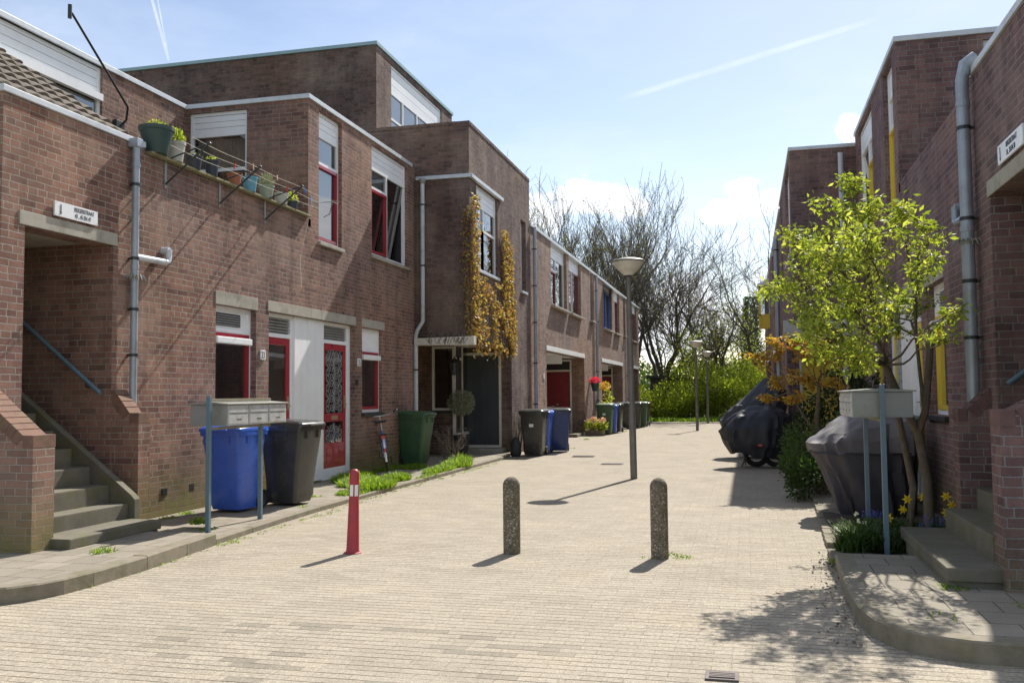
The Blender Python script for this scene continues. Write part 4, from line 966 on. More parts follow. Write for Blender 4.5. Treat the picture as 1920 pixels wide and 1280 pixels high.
def lamp():
    o = thing('street_lamp', 'grey street lamp with a wide bowl lantern standing nearest, right of the middle bollard', 'street lamp', (0, 0, 0), 'street lamps along the street')
    MB().lathe([(0.060, -0.05), (0.060, 0.95), (0.055, 0.97), (0.051, 1.3), (0.040, 3.45), (0.043, 3.46), (0.043, 3.5)], n=22).build('pole', M['lamppole'], o, smooth=True)
    hd = MB().lathe([(0.075, 3.515), (0.095, 3.535), (0.135, 3.575), (0.19, 3.63), (0.24, 3.69), (0.272, 3.745)], n=44, cap=True).build('lantern_bowl', M['lampshade'], o, smooth=True)
    MB().lathe([(0.043, 3.49), (0.076, 3.515), (0.076, 3.53)], n=30).build('collar', M['darkmetal'], hd, smooth=True)
    MB().lathe([(0.272, 3.746), (0.284, 3.752), (0.284, 3.772), (0.265, 3.785), (0.15, 3.815), (0.05, 3.832), (0.0, 3.835)], n=44).build('lantern_lid', M['lamppole'], o, smooth=True)
    dm = MB(); dm.box(-0.03, 0.03, -0.0635, -0.058, 0.45, 0.85); dm.build('service_hatch', M['lamppole'], o, bevel=0.002)
    bm = MB(); 
    for z in (0.98, 1.9): bm.lathe([(0.056 if z < 1 else 0.050, 0), (0.057 if z < 1 else 0.051, 0.012)], (0, 0, z), 22)
    bm.build('band', M['galv'], o)
    return o
lp = lamp(); lp2 = copy_tree(lp, None, 'grey street lamp in the middle distance, before the green shrubs'); lp3 = copy_tree(lp, None, 'farthest and smallest grey street lamp, at the edge of the green shrubs')
lp.location = (-1.925, 16.03, 0); lp.rotation_euler.y = R(-0.6); lp2.location = (-1.9, 36.5, 0); lp2.scale = (0.96, 0.96, 0.91); lp3.location = (-1.85, 45.2, 0); lp3.scale = (0.9, 0.9, 0.9)

# ------------------------------------------------------------------ wheelie bins
def rrect(hx, hy, r, cy=0.0, n=4):
    pts = []
    for (sx, sy, a0) in ((1, 1, 0), (-1, 1, PI/2), (-1, -1, PI), (1, -1, 1.5*PI)):
        for k in range(n+1):
            a = a0+PI/2*k/n; pts.append((sx*(hx-r)+r*math.cos(a), cy+sy*(hy-r)+r*math.sin(a)))
    return pts
def loft(mb, rings, cap0=True, cap1=True):
    i = len(mb.v); n = len(rings[0][0])
    for pts, z in rings:
        for k, (x, y) in enumerate(pts): mb.v.append((x, y, z[k] if isinstance(z, list) else z))
    for q in range(len(rings)-1):
        for k in range(n): mb.f.append((i+q*n+k, i+q*n+(k+1) % n, i+(q+1)*n+(k+1) % n, i+(q+1)*n+k))
    if cap0: mb.f.append(tuple(range(i+n-1, i-1, -1)))
    if cap1: mb.f.append(tuple(range(i+(len(rings)-1)*n, i+len(rings)*n)))
    return mb
def wheelie_bin(label, col, lidcol, loc, rz, hscale=1.0, sticker=False, stripe=None):
    o = thing('wheelie_bin', label, 'wheelie bin', loc, 'wheelie bins outside the houses', rz)
    b = loft(MB(), [(rrect(0.205, 0.20, 0.05, 0.02), 0.03), (rrect(0.222, 0.225, 0.05, 0.01), 0.12), (rrect(0.225, 0.232, 0.05, 0.01), 0.30), (rrect(0.262, 0.295, 0.05, -0.005), 0.86), (rrect(0.265, 0.30, 0.05, -0.005), 0.93), (rrect(0.288, 0.325, 0.05, -0.005), 0.935), (rrect(0.288, 0.325, 0.05, -0.005), 0.985)])
    # vertical recess ribs below the rim
    for sx in (-1, 1):
        for y in (-0.12, 0.1): b.box(sx*0.262-0.016, sx*0.262+0.016, y-0.012, y+0.012, 0.84, 0.934)
    for x in (-0.13, 0.13): b.box(x-0.012, x+0.012, -0.325, -0.285, 0.84, 0.934)
    b.build('body', M[col], o, smooth=True)
    def zz(pts, z0, k): return [z0+k*(y+0.33) for x, y in pts]
    r0 = rrect(0.298, 0.345, 0.06, -0.01); r1 = rrect(0.292, 0.338, 0.06, -0.01); r2 = rrect(0.255, 0.29, 0.06, 0.0); r3 = rrect(0.15, 0.16, 0.05, 0.0)
    ld = loft(MB(), [(r0, zz(r0, 0.984, 0.02)), (r0, zz(r0, 1.012, 0.03)), (r1, zz(r1, 1.024, 0.035)), (r2, zz(r2, 1.05, 0.03)), (r3, zz(r3, 1.062, 0.03))])
    lo = ld.build('lid', M[lidcol], o, smooth=True)
    g = MB(); g.path([(-0.14, -0.345, 1.0), (-0.14, -0.375, 1.005), (0.14, -0.375, 1.005), (0.14, -0.345, 1.0)], 0.012, 8); g.build('lid_grip', M[lidcol], lo)
    h = MB(); h.path([(-0.24, 0.30, 0.965), (-0.24, 0.375, 0.985), (0.24, 0.375, 0.985), (0.24, 0.30, 0.965)], 0.016, 8); h.build('handle', M[lidcol], o, smooth=True)
    MB().tube((-0.225, 0.25, 0.105), (0.225, 0.25, 0.105), 0.012, n=8).build('axle', M['darkmetal'], o)
    for sx in (-1, 1):
        w = MB(); w.torus((sx*0.225, 0.250, 0.100), 0.078, 0.022, 'x', 26, 8).build('wheel', M['rubber'], o, smooth=True)
        h2 = MB(); h2.tube((sx*0.225-0.014, 0.25, 0.10), (sx*0.225+0.014, 0.25, 0.10), 0.066, n=18); h2.build('hub', M['bindark'], o)
    if sticker:
        s = MB(); s.box(-0.05, 0.05, -0.2945, -0.290, 0.66, 0.73); so = s.build('sticker', M['signwhite'], o); so.rotation_euler.x = 0; 
    if stripe:
        s = MB(); s.quad((0.228, -0.19, 0.30), (0.228, -0.11, 0.30), (0.267, -0.16, 0.90), (0.267, -0.24, 0.90)); s.build('reflective_strip', M[stripe], o, recalc=False)
    o.scale = (hscale,)*3
    return o
wheelie_bin('bright blue wheelie bin standing behind the left letterboxes', 'binblue', 'binblue', (-6.22, 10.38, ZB), R(-4))
wheelie_bin('dark grey wheelie bin beside the bright blue one, in front of the white boarding', 'bindark', 'bindark', (-5.85, 11.15, ZB), R(84), 1.03)
wheelie_bin('green wheelie bin between the parked bicycle and the bare shrub', 'bingreen', 'bingreen', (-6.53, 17.72, ZB), R(86), 1.02)
wheelie_bin('black wheelie bin with a white sticker beside the creeper wall', 'bindark', 'bindark', (-4.98, 21.75, 0), R(-2), 1.04, True)
wheelie_bin('blue wheelie bin half hidden behind the stickered black bin', 'binblue', 'binblue', (-4.98, 22.45, 0), R(2), 1.0)
wheelie_bin('dark wheelie bin, blue reflection in its body colour, before the first dark red porch door', 'bindark_bluecast', 'bindark', (-4.68, 23.25, 0), R(12), 1.04)
wheelie_bin('green wheelie bin with a white sticker beside the pink flowers', 'bingreen', 'bingreen', (-4.98, 33.2, 0), R(0), 1.04, True)
wheelie_bin('blue wheelie bin behind the stickered green one', 'binblue', 'binblue', (-4.90, 33.9, 0), R(3), 1.0)
wheelie_bin('black wheelie bin last in the group behind the pink flowers', 'bindark', 'bindark', (-4.82, 34.6, 0), R(-3), 1.03)
wheelie_bin('black wheelie bin half hidden by the nearest lamp post', 'bindark', 'bindark', (-4.98, 38.4, 0), R(0), 1.03)
wheelie_bin('grey black wheelie bin just right of the nearest lamp post', 'bindark', 'bindark', (-4.62, 39.2, 0), R(4), 1.03)
wheelie_bin('small looking green wheelie bin far down the left row', 'bingreen', 'bingreen', (-4.5, 40.4, 0), R(0), 1.02)
wheelie_bin('farthest dark wheelie bin of the left row', 'bindark', 'bindark', (-4.5, 41.6, 0), R(0), 1.0)
wheelie_bin('green wheelie bin in the shade behind the right letterboxes', 'bingreen', 'bingreen', (1.80, 12.75, 0.045), R(4), 1.05)

# ------------------------------------------------------------------ letterbox stands
def letterboxes(label, loc, s, ybox, xbox, zb, posts, nfront, rail):
    # s=+1: fronts face +X, -1: fronts face -X
    o = thing('letterbox_stand', label, 'letterboxes', loc, 'letterbox stands')
    for x, y, h in posts: MB().box(x-0.022, x+0.022, y-0.022, y+0.022, -0.05, h).build('post', M['bluepost'], o, bevel=0.003)
    (y0, y1), (x0, x1), (z0, z1) = ybox, xbox, zb
    bx = MB(); bx.box(x0, x1, y0, y1, z0, z1); xm = (x0+x1)/2
    bd = bx.build('box_body', M['galv'], o, bevel=0.005)
    MB().box(xm-0.006, xm+0.006, y0-0.006, y0-0.001, z0+0.004, z1-0.004).build('seam', M['rust'], bd)
    tp = MB(); tp.prism([(x0-0.03, z1+0.001), (x1+0.03, z1+0.001), (x1+0.03, z1+0.013), (xm, z1+0.032), (x0-0.03, z1+0.013)], 'y', y0-0.03, y1+0.03); tp.build('hood', M['galv'], bd, bevel=0.003)
    w = (y1-y0)/nfront; xf = x1 if s > 0 else x0
    def bxs(mb, a, b, ya, yb, za, zb_): mb.box(min(xf+s*a, xf+s*b), max(xf+s*a, xf+s*b), ya, yb, za, zb_)
    for k in range(nfront):
        ya = y0+k*w
        d = MB(); bxs(d, 0.0005, 0.008, ya+0.008, ya+w-0.008, z0+0.006, z1-0.006); dr = d.build('letterbox', M['boxfront'], o, bevel=0.003)
        f = MB(); bxs(f, 0.0085, 0.018, ya+0.022, ya+w-0.022, z1-0.085, z1-0.045); bxs(f, 0.0085, 0.014, ya+0.022, ya+w-0.022, z0+0.02, z1-0.095); f.build('flap', M['boxfront'], dr, bevel=0.003)
        n = MB(); bxs(n, 0.0141, 0.0156, ya+w*0.4, ya+w*0.62, z0+0.06, z0+0.07); bxs(n, 0.0141, 0.0156, ya+0.03, ya+w-0.03, z1-0.1, z1-0.097); n.build('card_slot', M['black'], dr)
    rl = MB()
    for (p0, p1) in rail: rl.box(min(p0[0], p1[0])-0.016, max(p0[0], p1[0])+0.016, p0[1], p1[1], p0[2]-0.015, p0[2]+0.015)
    rl.build('rail', M['rust'], o, bevel=0.003)
    return o
letterboxes('grey letterboxes on two blue posts before the blue wheelie bin on the left', (-5.5, 9.2, ZB), 1, (-0.41, 0.88), (-0.30, 0.14), (1.10, 1.325), ((0, -0.53, 1.415), (0, 0.54, 1.10)), 3, (((0, -0.508, 1.375), (0, 0.75, 1.375)), ((0, -0.508, 1.075), (0, 0.75, 1.075))))
letterboxes('grey letterboxes on two blue posts in the flower bed on the right', (1.16, 9.5, 0.03), -1, (-0.62, 0.46), (-0.24, 0.27), (1.20, 1.43), ((0.0, -0.72, 1.50), (0.03, 0.80, 1.22)), 4, (((0, -0.70, 1.18), (0, 0.8, 1.18)),))

# ------------------------------------------------------------------ terrace shelf, pots, washing line
sh = thing('plant_shelf', 'mossy plank shelf with metal brackets along the left terrace wall', 'shelf', (-6.8, 11.4, 4.0))
def rel(p, b): return (p[0]-b[0], p[1]-b[1], p[2]-b[2])
sb = (-6.8, 11.4, 4.0)
pm = MB()
for q in range(2): pm.box(-0.26+q*0.175, -0.095+q*0.175, -2.04, 2.08, 0.336, 0.366)
pm.build('plank', M['plank'], sh, bevel=0.005)
rng = random.Random(3)
for y in (-1.68, -0.49, 0.71):
    b = MB(); b.box(0.003, 0.014, y-0.018, y+0.018, 0.0, 0.33); b.build('bracket', M['galv'], sh)
    b = MB(); b.path([(0.01, y, 0.05), (0.62, y, 0.52)], 0.013, 6); b.path([(0.01, y, 0.345), (0.62, y, 0.52)], 0.009, 6); b.build('arm', M['darkmetal'], sh)
# airer lines
for k, x in enumerate((0.30, 0.45, 0.58)):
    l = MB(); z = 0.345+(x/0.62)*0.17; pts = [(x, -2.0+4.0*q/16, z-0.02*math.sin(PI*((q*4/16) % 1.33)/1.33)) for q in range(17)]; l.path(pts, 0.0025, 5); l.build('line', M['rope'], sh)
l = MB(); l.path([(0.5, 1.25, 0.45), (0.42, 1.27, 0.1), (0.30, 1.25, -0.45), (0.34, 1.22, -0.9), (0.2, 1.2, -1.1)], 0.003, 4); l.build('loose_string', M['rope'], sh)
l = MB(); l.path([(0.62, 1.7, 0.5), (0.5, 1.85, 0.32), (0.35, 1.95, 0.3)], 0.008, 5); l.path([(0.2, 1.5, 0.42), (0.66, 1.85, 0.52)], 0.006, 5); l.build('wire_arm', M['galv'], sh)
for k, (y, x, mt) in enumerate(((-0.85, 0.45, 'peg_red'), (-0.62, 0.58, 'peg_wood'), (0.02, 0.58, 'peg_wood'), (0.55, 0.45, 'peg_red'), (0.85, 0.58, 'peg_blue'), (1.3, 0.45, 'peg_blue'))):
    p = MB(); z = 0.345+(x/0.62)*0.17; p.box(-0.006, 0.0, -0.008, 0.008, -0.055, 0.025); p.box(0.001, 0.007, -0.008, 0.008, -0.055, 0.025)
    po = p.build('clothes_peg', M[mt], None); po.location = (-6.8+x, 11.4+y, 4.0+z-0.01); po.rotation_euler = (random.uniform(-.4, .4), random.uniform(-.3, .3), random.uniform(-.5, .5))
    tag(po, ['red clothes peg clipped under the two dark pots', 'wooden clothes peg on the outer line near the terracotta pot', 'wooden clothes peg on the outer line by the light blue pot', 'red clothes peg below the grassy pot', 'pale blue clothes peg on the outer line below the grassy pot', 'blue clothes peg near the end of the shelf'][k], 'clothes peg', 'pegs on the washing line')
def foliage(n, c, rad, size, seed=0, asp=0.6, shell=0.0, up=0.0, flat=1.0):
    rr = random.Random(seed); mb = MB(); st = random.getstate(); random.seed(seed+11)
    for k in range(n):
        while True:
            v = Vector((rr.uniform(-1, 1), rr.uniform(-1, 1), rr.uniform(-1, 1)))
            if v.length <= 1 and v.length >= shell: break
        p = Vector((c[0]+v.x*rad[0], c[1]+v.y*rad[1], c[2]+v.z*rad[2]))
        d = v*1.2+Vector((rr.gauss(0, .7), rr.gauss(0, .7), rr.gauss(0, .7)+up)); mb.leaf(p, size*rr.uniform(0.6, 1.3), d, asp)
    random.setstate(st); return mb
def pot(label, mat, y, rt, rb, h, plant, group='pots along the terrace shelf', x=0.02):
    o = thing('plant_pot', label, 'plant pot', (-6.8+x, 11.4+y, 4.366), group)
    MB().lathe([(rb, 0), (rb*1.02, 0.01), (rt*0.96, h*0.84), (rt, h*0.85), (rt*1.04, h*0.87), (rt*1.05, h), (rt*0.93, h), (rt*0.9, h*0.88)], n=28).build('pot', M[mat], o, smooth=True)
    MB().lathe([(0.0, h*0.87), (rt*0.9, h*0.88)], n=20, cap=False).build('soil', M['soil'], o, recalc=False)
    if plant:
        mt, n, r, hh, sz, up, asp = plant
        foliage(n, (0, 0, h+hh*0.35), (r, r, hh), sz, int(abs(y)*100)+3, asp, 0, up).build('plant', M[mt], o, recalc=False)
    return o
pot('large dark green plastic pot, biggest on the shelf', 'pot_green', -1.88, 0.200, 0.125, 0.32, ('leaf_lime', 220, 0.13, 0.06, 0.035, 0.8, 0.5))
pot('grey pot with a leafy green plant beside the largest pot', 'dirtypot', -1.50, 0.118, 0.085, 0.24, ('leaf_lime', 420, 0.10, 0.13, 0.045, 0.8, 0.5))
pot('dark navy round pot, third from the left on the shelf', 'pot_navy', -1.10, 0.105, 0.075, 0.17, ('leaf_grey', 90, 0.08, 0.03, 0.03, 0.5, 0.5))
pot('dark navy pot with low green sprouts, fourth from the left', 'pot_navy', -0.70, 0.095, 0.07, 0.21, ('leaf_lime', 110, 0.07, 0.04, 0.03, 0.5, 0.5))
pot('terracotta pot without a plant, in the middle of the shelf', 'terracotta', -0.14, 0.10, 0.075, 0.17, None)
pot('light blue pot beside the terracotta pot', 'pot_cyan', 0.26, 0.110, 0.08, 0.21, None)
pot('green grey pot with dry grassy stalks', 'pot_moss', 0.73, 0.112, 0.08, 0.19, ('leaf_grey', 520, 0.10, 0.11, 0.07, 2.5, 0.13))
pot('whitish grey empty pot, second from the right on the shelf', 'dirtypot', 1.17, 0.108, 0.085, 0.17, None)
pot('small black pot with bright green sprouts at the right end of the shelf', 'pot_navy', 1.54, 0.08, 0.065, 0.12, ('leaf_lime', 160, 0.07, 0.10, 0.05, 1.0, 0.4))
# the dark angled arm above the left terrace
am = thing('flagpole_arm', 'dark angled metal arm fixed to the upper left wall', 'metal arm', (-9.05, 11.75, 5.5))
a_ = MB(); a_.path([(0.04, 0.0, 0.0), (0.16, -0.0, 0.10), (0.26, -0.10, 0.26), (0.62, -1.72, 0.98)], 0.017, 10); a_.build('tube', M['darkmetal'], am, smooth=True)
a_ = MB(); a_.path([(0.62, -1.76, 0.90), (0.62, -1.76, 1.08)], 0.026, 10); a_.build('end_cap', M['darkmetal'], am, smooth=True)
a_ = MB(); a_.box(0.003, 0.07, -0.10, 0.09, -0.10, 0.10); a_.build('wall_bracket', M['darkmetal'], am, bevel=0.01)

# ------------------------------------------------------------------ wall lantern, flowers on walls, small things
wl = thing('wall_lantern', 'black glass wall lantern beside the ivy porch door', 'lantern', (-6.62, 20.62, 1.95))
fm = MB()
for (a, b) in ((-1, -1), (1, -1), (1, 1), (-1, 1)): fm.path([(a*0.055, b*0.055, 0.0), (a*0.085, b*0.085, 0.26)], 0.008, 5)
fm.box(-0.065, 0.065, -0.065, 0.065, -0.02, 0.0); fm.lathe([(0.125, 0.26), (0.12, 0.28), (0.04, 0.36), (0.015, 0.37), (0.015, 0.41)], n=4); fm.path([(0, 0, 0.40), (0, 0.15, 0.44), (0, 0.26, 0.38), (0, 0.27, 0.1)], 0.01, 6); fm.box(-0.03, 0.03, 0.262, 0.28, 0.05, 0.42)
f_ = fm.build('cage', M['black'], wl)
g_ = MB(); 
for (a, b, c, d) in ((-1, -1, 1, -1), (1, -1, 1, 1), (1, 1, -1, 1), (-1, 1, -1, -1)): g_.quad((a*0.055, b*0.055, 0), (c*0.055, d*0.055, 0), (c*0.085, d*0.085, 0.26), (a*0.085, b*0.085, 0.26))
g_.build('pane', M['glass'], wl, recalc=False)
MB().lathe([(0.02, 0.0), (0.03, 0.06), (0.028, 0.12), (0.0, 0.15)], n=12).build('bulb', M['signwhite'], wl, smooth=True)
# hanging flowers on the pier of the row
hb = thing('hanging_basket', 'crimson flowers in a dark pot on the wall between the two red porches', 'hanging basket', (-5.40, 33.6, 1.55))
MB().lathe([(0.10, 0), (0.16, 0.26), (0.17, 0.30)], n=18).build('pot', M['pot_green'], hb, smooth=True)
MB().path([(-0.2, 0, 0.25), (0.0, 0, 0.30)], 0.012, 6).build('hook', M['darkmetal'], hb)
foliage(220, (0, 0, 0.38), (0.20, 0.20, 0.12), 0.07, 5, 0.8).build('blossom', M['petal_red'], hb, recalc=False)
hb2 = thing('climbing_plant', 'yellow green trailing plant hanging beside the crimson flowers', 'plant', (-5.35, 35.6, 0.9))
foliage(260, (0, 0, 0.85), (0.22, 0.4, 0.14), 0.08, 6, 0.6).build('leaves', M['leaf_orange'], hb2, recalc=False); foliage(200, (0.05, 0.5, 0.35), (0.18, 0.3, 0.5), 0.09, 7, 0.6).build('trailing_shoots', M['leaf_lime'], hb2, recalc=False)
MB().box(-0.22, -0.05, -0.05, 0.05, 0.7, 0.75).path([(0.05, 0.4, -0.9), (0.05, 0.45, 0.7)], 0.012, 5).path([(0.05, 0.7, -0.9), (0.05, 0.7, 0.7)], 0.012, 5).build('trellis', M['stem'], hb2)
fp = thing('flower_planter', 'low brown planter of pink flowers at the foot of the row wall', 'planter', (-5.2, 32.3, 0))
MB().box(-0.33, 0.30, -0.3, 0.3, 0, 0.17).build('trough', M['stem'], fp, bevel=0.01)
foliage(600, (0, 0, 0.32), (0.42, 0.42, 0.2), 0.12, 8, 0.35, 0, 0.8).build('foliage', M['leaf_lime'], fp, recalc=False); foliage(190, (0, 0, 0.52), (0.36, 0.36, 0.10), 0.075, 9, 0.8).build('blossom', M['petal_pink'], fp, recalc=False)
# potted standard tree by the porch
tp = thing('potted_tree', 'small grey-leaved standard tree in a dark pot by the slate door', 'potted tree', (-6.50, 20.75, ZB))
MB().lathe([(0.125, 0), (0.13, 0.02), (0.195, 0.42), (0.205, 0.43), (0.205, 0.47), (0.18, 0.47), (0.17, 0.42)], n=26).build('pot', M['pot_black'], tp, smooth=True)
MB().path([(0, 0, 0.4), (0.01, 0, 0.7), (-0.01, 0.01, 1.1)], 0.014, 7).build('trunk', M['stem'], tp)
foliage(2300, (0, 0, 1.22), (0.31, 0.31, 0.29), 0.055, 12, 0.35, 0.2).build('crown', M['leaf_grey'], tp, recalc=False)
# manhole and drain cover
def cover(label, x, y, w, d, name='drain_cover'):
    o = thing(name, label, 'drain cover', (x, y, 0.0))
    MB().box(-w/2, w/2, -d/2, d/2, -0.02, 0.012).build('frame', M['iron'], o, bevel=0.003)
    m = MB()
    for k in range(4): m.box(-w/2+0.02, w/2-0.02, -d/2+0.02+k*(d-0.04)/4, -d/2+0.02+(k+0.6)*(d-0.04)/4, 0.012, 0.018)
    m.build('lid', M['iron'], o); return o
cover('small iron cover set in the clinkers at the bottom edge of the picture', -0.16, 4.98, 0.17, 0.14)
cover('iron drain cover in the street left of the nearest lamp post', -2.75, 19.2, 0.45, 0.3)
cover('dark iron cover before the dark bins of the left row', -3.75, 21.5, 0.5, 0.3)

# ------------------------------------------------------------------ branches leaning beside the first row bins
bl = thing('branch_bundle', 'bundle of cut branches leaning beside the stickered black bin', 'branches', (-5.42, 21.6, 0))
m = MB(); rr = random.Random(5)
for k in range(26):
    x = rr.uniform(-0.12, 0.12); y = rr.uniform(-.15, .1); m.path([(x, y, 0.02), (x+rr.uniform(-.05, .05)+0.03, y+0.05, 0.5), (x*1.3+rr.uniform(-.1, .1)+0.02, y+0.1, rr.uniform(0.75, 1.05))], [0.01, 0.008, 0.004], 5)
m.build('branches', M['stem'], bl); MB().lathe([(0.11, 0), (0.12, 0.02), (0.13, 0.3), (0.05, 0.45)], (0.05, -0.18, 0), 14).build('bag', M['pot_black'], bl, smooth=True)
# ------------------------------------------------------------------ bicycle
def bicycle(label, loc, rz, lean, col='frameblue'):
    o = thing('bicycle', label, 'bicycle', loc, None, rz); o.rotation_euler.y = lean
    rw, r = 0.335, 0.335; yr, yf = -0.52, 0.55
    for y in (yr, yf):
        w = MB().torus((0, y, r), rw-0.02, 0.02, 'x', 36, 8).build('tyre', M['rubber'], o, smooth=True)
        rm = MB().torus((0, y, r), rw-0.042, 0.009, 'x', 36, 6)
        rm.tube((-0.03, y, r), (0.03, y, r), 0.018, n=10)
        for k in range(18): t = 2*PI*k/18; rm.tube((0.012*(-1)**k, y, r), (0, y+(rw-0.045)*math.cos(t), r+(rw-0.045)*math.sin(t)), 0.0014, n=4, caps=False)
        rm.build('rim', M['chrome'], w, smooth=True)
    f = MB(); bb = (0, -0.05, 0.28); st = (0, -0.20, 0.80); hd = (0, 0.40, 0.86); hb_ = (0, 0.43, 0.66)
    for a, b, q in ((bb, st, 0.015), (bb, hb_, 0.019), ((0, -0.17, 0.70), (0, 0.41, 0.80), 0.015), (hd, (0, 0.45, 0.60), 0.02)): f.tube(a, b, q)
    for sx in (-1, 1):
        f.tube((sx*0.05, yr, r), (sx*0.02, -0.05, 0.28), 0.009); f.tube((sx*0.05, yr, r), (sx*0.015, -0.18, 0.74), 0.008); f.path([(sx*0.03, 0.45, 0.66), (sx*0.05, 0.50, 0.5), (sx*0.05, yf, r)], 0.011, 8)
    f.build('frame', M[col], o, smooth=True)
    for y, a0, a1, mt in ((yr, 0.4, 3.35, 'white'), (yf, 0.7, 2.7, 'black')):
        g = MB(); g.torus((0, y, r), rw+0.015, 0.022, 'x', 24, 6, a0, a1); g.build('mudguard', M[mt], o, smooth=True)
    s = MB(); s.path([(0, -0.20, 0.78), (0, -0.22, 0.93)], 0.012, 8); s.build('seat_post', M['chrome'], o)
    s = loft(MB(), [([(x*0.11*(0.4+0.6*(1-t)), -0.35+0.30*t) for x, t in ((-1, 0), (-1, .5), (-.35, 1), (.35, 1), (1, .5), (1, 0), (0, -.1))], z) for z in (0.925, 0.965)]); s.build('saddle', M['black'], o, bevel=0.015)
    h = MB(); h.path([(0, 0.40, 0.86), (0, 0.37, 1.02)], 0.012, 8); h.path([(-0.34, 0.14, 1.12), (-0.28, 0.26, 1.07), (-0.16, 0.36, 1.04), (0, 0.38, 1.03), (0.16, 0.36, 1.04), (0.28, 0.26, 1.07), (0.34, 0.14, 1.12)], 0.011, 8); hh = h.build('handlebar', M['chrome'], o, smooth=True)
    for sx in (-1, 1): MB().path([(sx*0.27, 0.24, 1.075), (sx*0.30, 0.14, 1.105)], 0.017, 8).build('grip', M['black'], hh)
    c = MB(); c.box(-0.065, 0.065, -0.80, -0.34, 0.715, 0.73); c.path([(-0.06, -0.75, 0.71), (-0.05, yr, r)], 0.006, 5); c.path([(0.06, -0.75, 0.71), (0.05, yr, r)], 0.006, 5); c.build('luggage_rack', M['black'], o)
    MB().box(-0.04, 0.04, -0.835, -0.80, 0.66, 0.715).build('rear_light', M['lens'], o, bevel=0.008)
    MB().box(-0.02, 0.02, -0.91, -0.885, 0.43, 0.50).build('reflector', M['lens'], o, bevel=0.005)
    p = MB(); p.tube((-0.1, -0.05, 0.28), (0.1, -0.05, 0.28), 0.008); p.box(0.09, 0.17, -0.0, 0.06, 0.13, 0.15); p.box(-0.17, -0.09, -0.16, -0.1, 0.41, 0.43); p.tube((0.1, -0.05, 0.28), (0.1, 0.03, 0.14), 0.008); p.tube((-0.1, -0.05, 0.28), (-0.1, -0.13, 0.42), 0.008); p.torus((0.05, -0.05, 0.28), 0.085, 0.006, 'x', 20, 5); p.build('crankset', M['darkmetal'], o)
    return o
bicycle('blue framed bicycle with white rear mudguard leaning at the wall below window 35', (-6.42, 15.95, ZB), R(23), R(-8))
bicycle('dark bicycle parked inside the first dark red porch', (-6.1, 28.9, 0.0), R(24), R(-3), 'black')
ct = thing('storage_crate', 'light blue plastic crate inside the first dark red porch', 'crate', (-5.85, 27.4, 0.75)); 
ct.location = (-5.9, 27.2, 0.0); MB().box(-0.2, 0.2, -0.25, 0.25, 0, 0.62).build('box', M['dirtypot'], ct, bevel=0.02); loft(MB(), [(rrect(0.2, 0.26, 0.04), 0.62), (rrect(0.24, 0.30, 0.04), 1.0), (rrect(0.26, 0.32, 0.04), 1.03)]).build('blue_tub', M['pot_cyan'], ct, smooth=True)

# ------------------------------------------------------------------ fabric covers over scooters
def cover_mesh(rings, folds, seed, nseg=90, amp=0.03, wrinkle=0.012):
    """rings: (z, cx, cy, hx, hy, power, tiltx) from the hem to the top"""
    mb = MB(); rr = random.Random(seed); ph = [rr.uniform(0, 6.28) for _ in range(8)]
    m = 44; out = []
    for q in range(m+1):
        t = q/m*(len(rings)-1); i = min(int(t), len(rings)-2); u = t-i; u2 = u*u*(3-2*u)
        a = [rings[i][k]+(rings[i+1][k]-rings[i][k])*u2 for k in range(7)]
        z, cx, cy, hx, hy, pw, tx = a; fr = 1-q/m
        for k in range(nseg):
            an = 2*PI*k/nseg; c, s = math.cos(an), math.sin(an)
            x = math.copysign(abs(c)**pw, c); y = math.copysign(abs(s)**pw, s)
            d = 1+amp*(0.25+fr)*(1.6*(0.5-abs(math.sin(folds*0.5*an+ph[0]+0.9*math.sin(z*2))))+0.7*(0.5-abs(math.sin((folds+1.5)*an+ph[1]+z*2)))*2+0.5*math.sin((folds*3+2)*an+ph[2]+z*2))
            X = cx+x*hx*d; Y = cy+y*hy*d; Z = z+tx*x*hx
            Z += wrinkle*1.5*noise.noise(Vector((X*5, Y*5, z*5+seed))); X += wrinkle*noise.noise(Vector((X*6, Y*6, z*3+seed+9)))
            mb.v.append((X, Y, Z))
    for q in range(m):
        for k in range(nseg): mb.f.append((q*nseg+k, q*nseg+(k+1) % nseg, (q+1)*nseg+(k+1) % nseg, (q+1)*nseg+k))
    mb.f.append(tuple(range(m*nseg, (m+1)*nseg)))
    return mb
gc = thing('scooter_cover', 'large grey and charcoal cover draped over a scooter behind the right letterboxes', 'scooter cover', (1.3, 11.7, 0.03))
low = cover_mesh([(0.0, 0.12, 0.0, 0.40, 0.52, 0.75, 0), (0.25, 0.08, 0, 0.455, 0.58, 0.72, 0), (0.55, 0.03, 0, 0.53, 0.62, 0.7, 0), (0.74, 0.0, 0, 0.58, 0.64, 0.68, 0.0)], 6, 3, amp=0.06, wrinkle=0.03)
low.build('lower_fabric', M['cover_dark'], gc, smooth=True)
upp = cover_mesh([(0.735, 0.0, 0, 0.588, 0.648, 0.68, 0.0), (0.88, -0.02, 0, 0.60, 0.64, 0.66, 0.10), (1.02, 0.03, 0.02, 0.54, 0.58, 0.72, 0.20), (1.12, 0.10, 0.04, 0.43, 0.45, 0.85, 0.14), (1.19, 0.12, 0.05, 0.28, 0.30, 0.9, 0.05), (1.21, 0.12, 0.05, 0.08, 0.1, 1, 0)], 6, 3, amp=0.05, wrinkle=0.035)
upp.build('upper_fabric', M['cover_mid'], gc, smooth=True)
sm_ = MB(); i0 = None
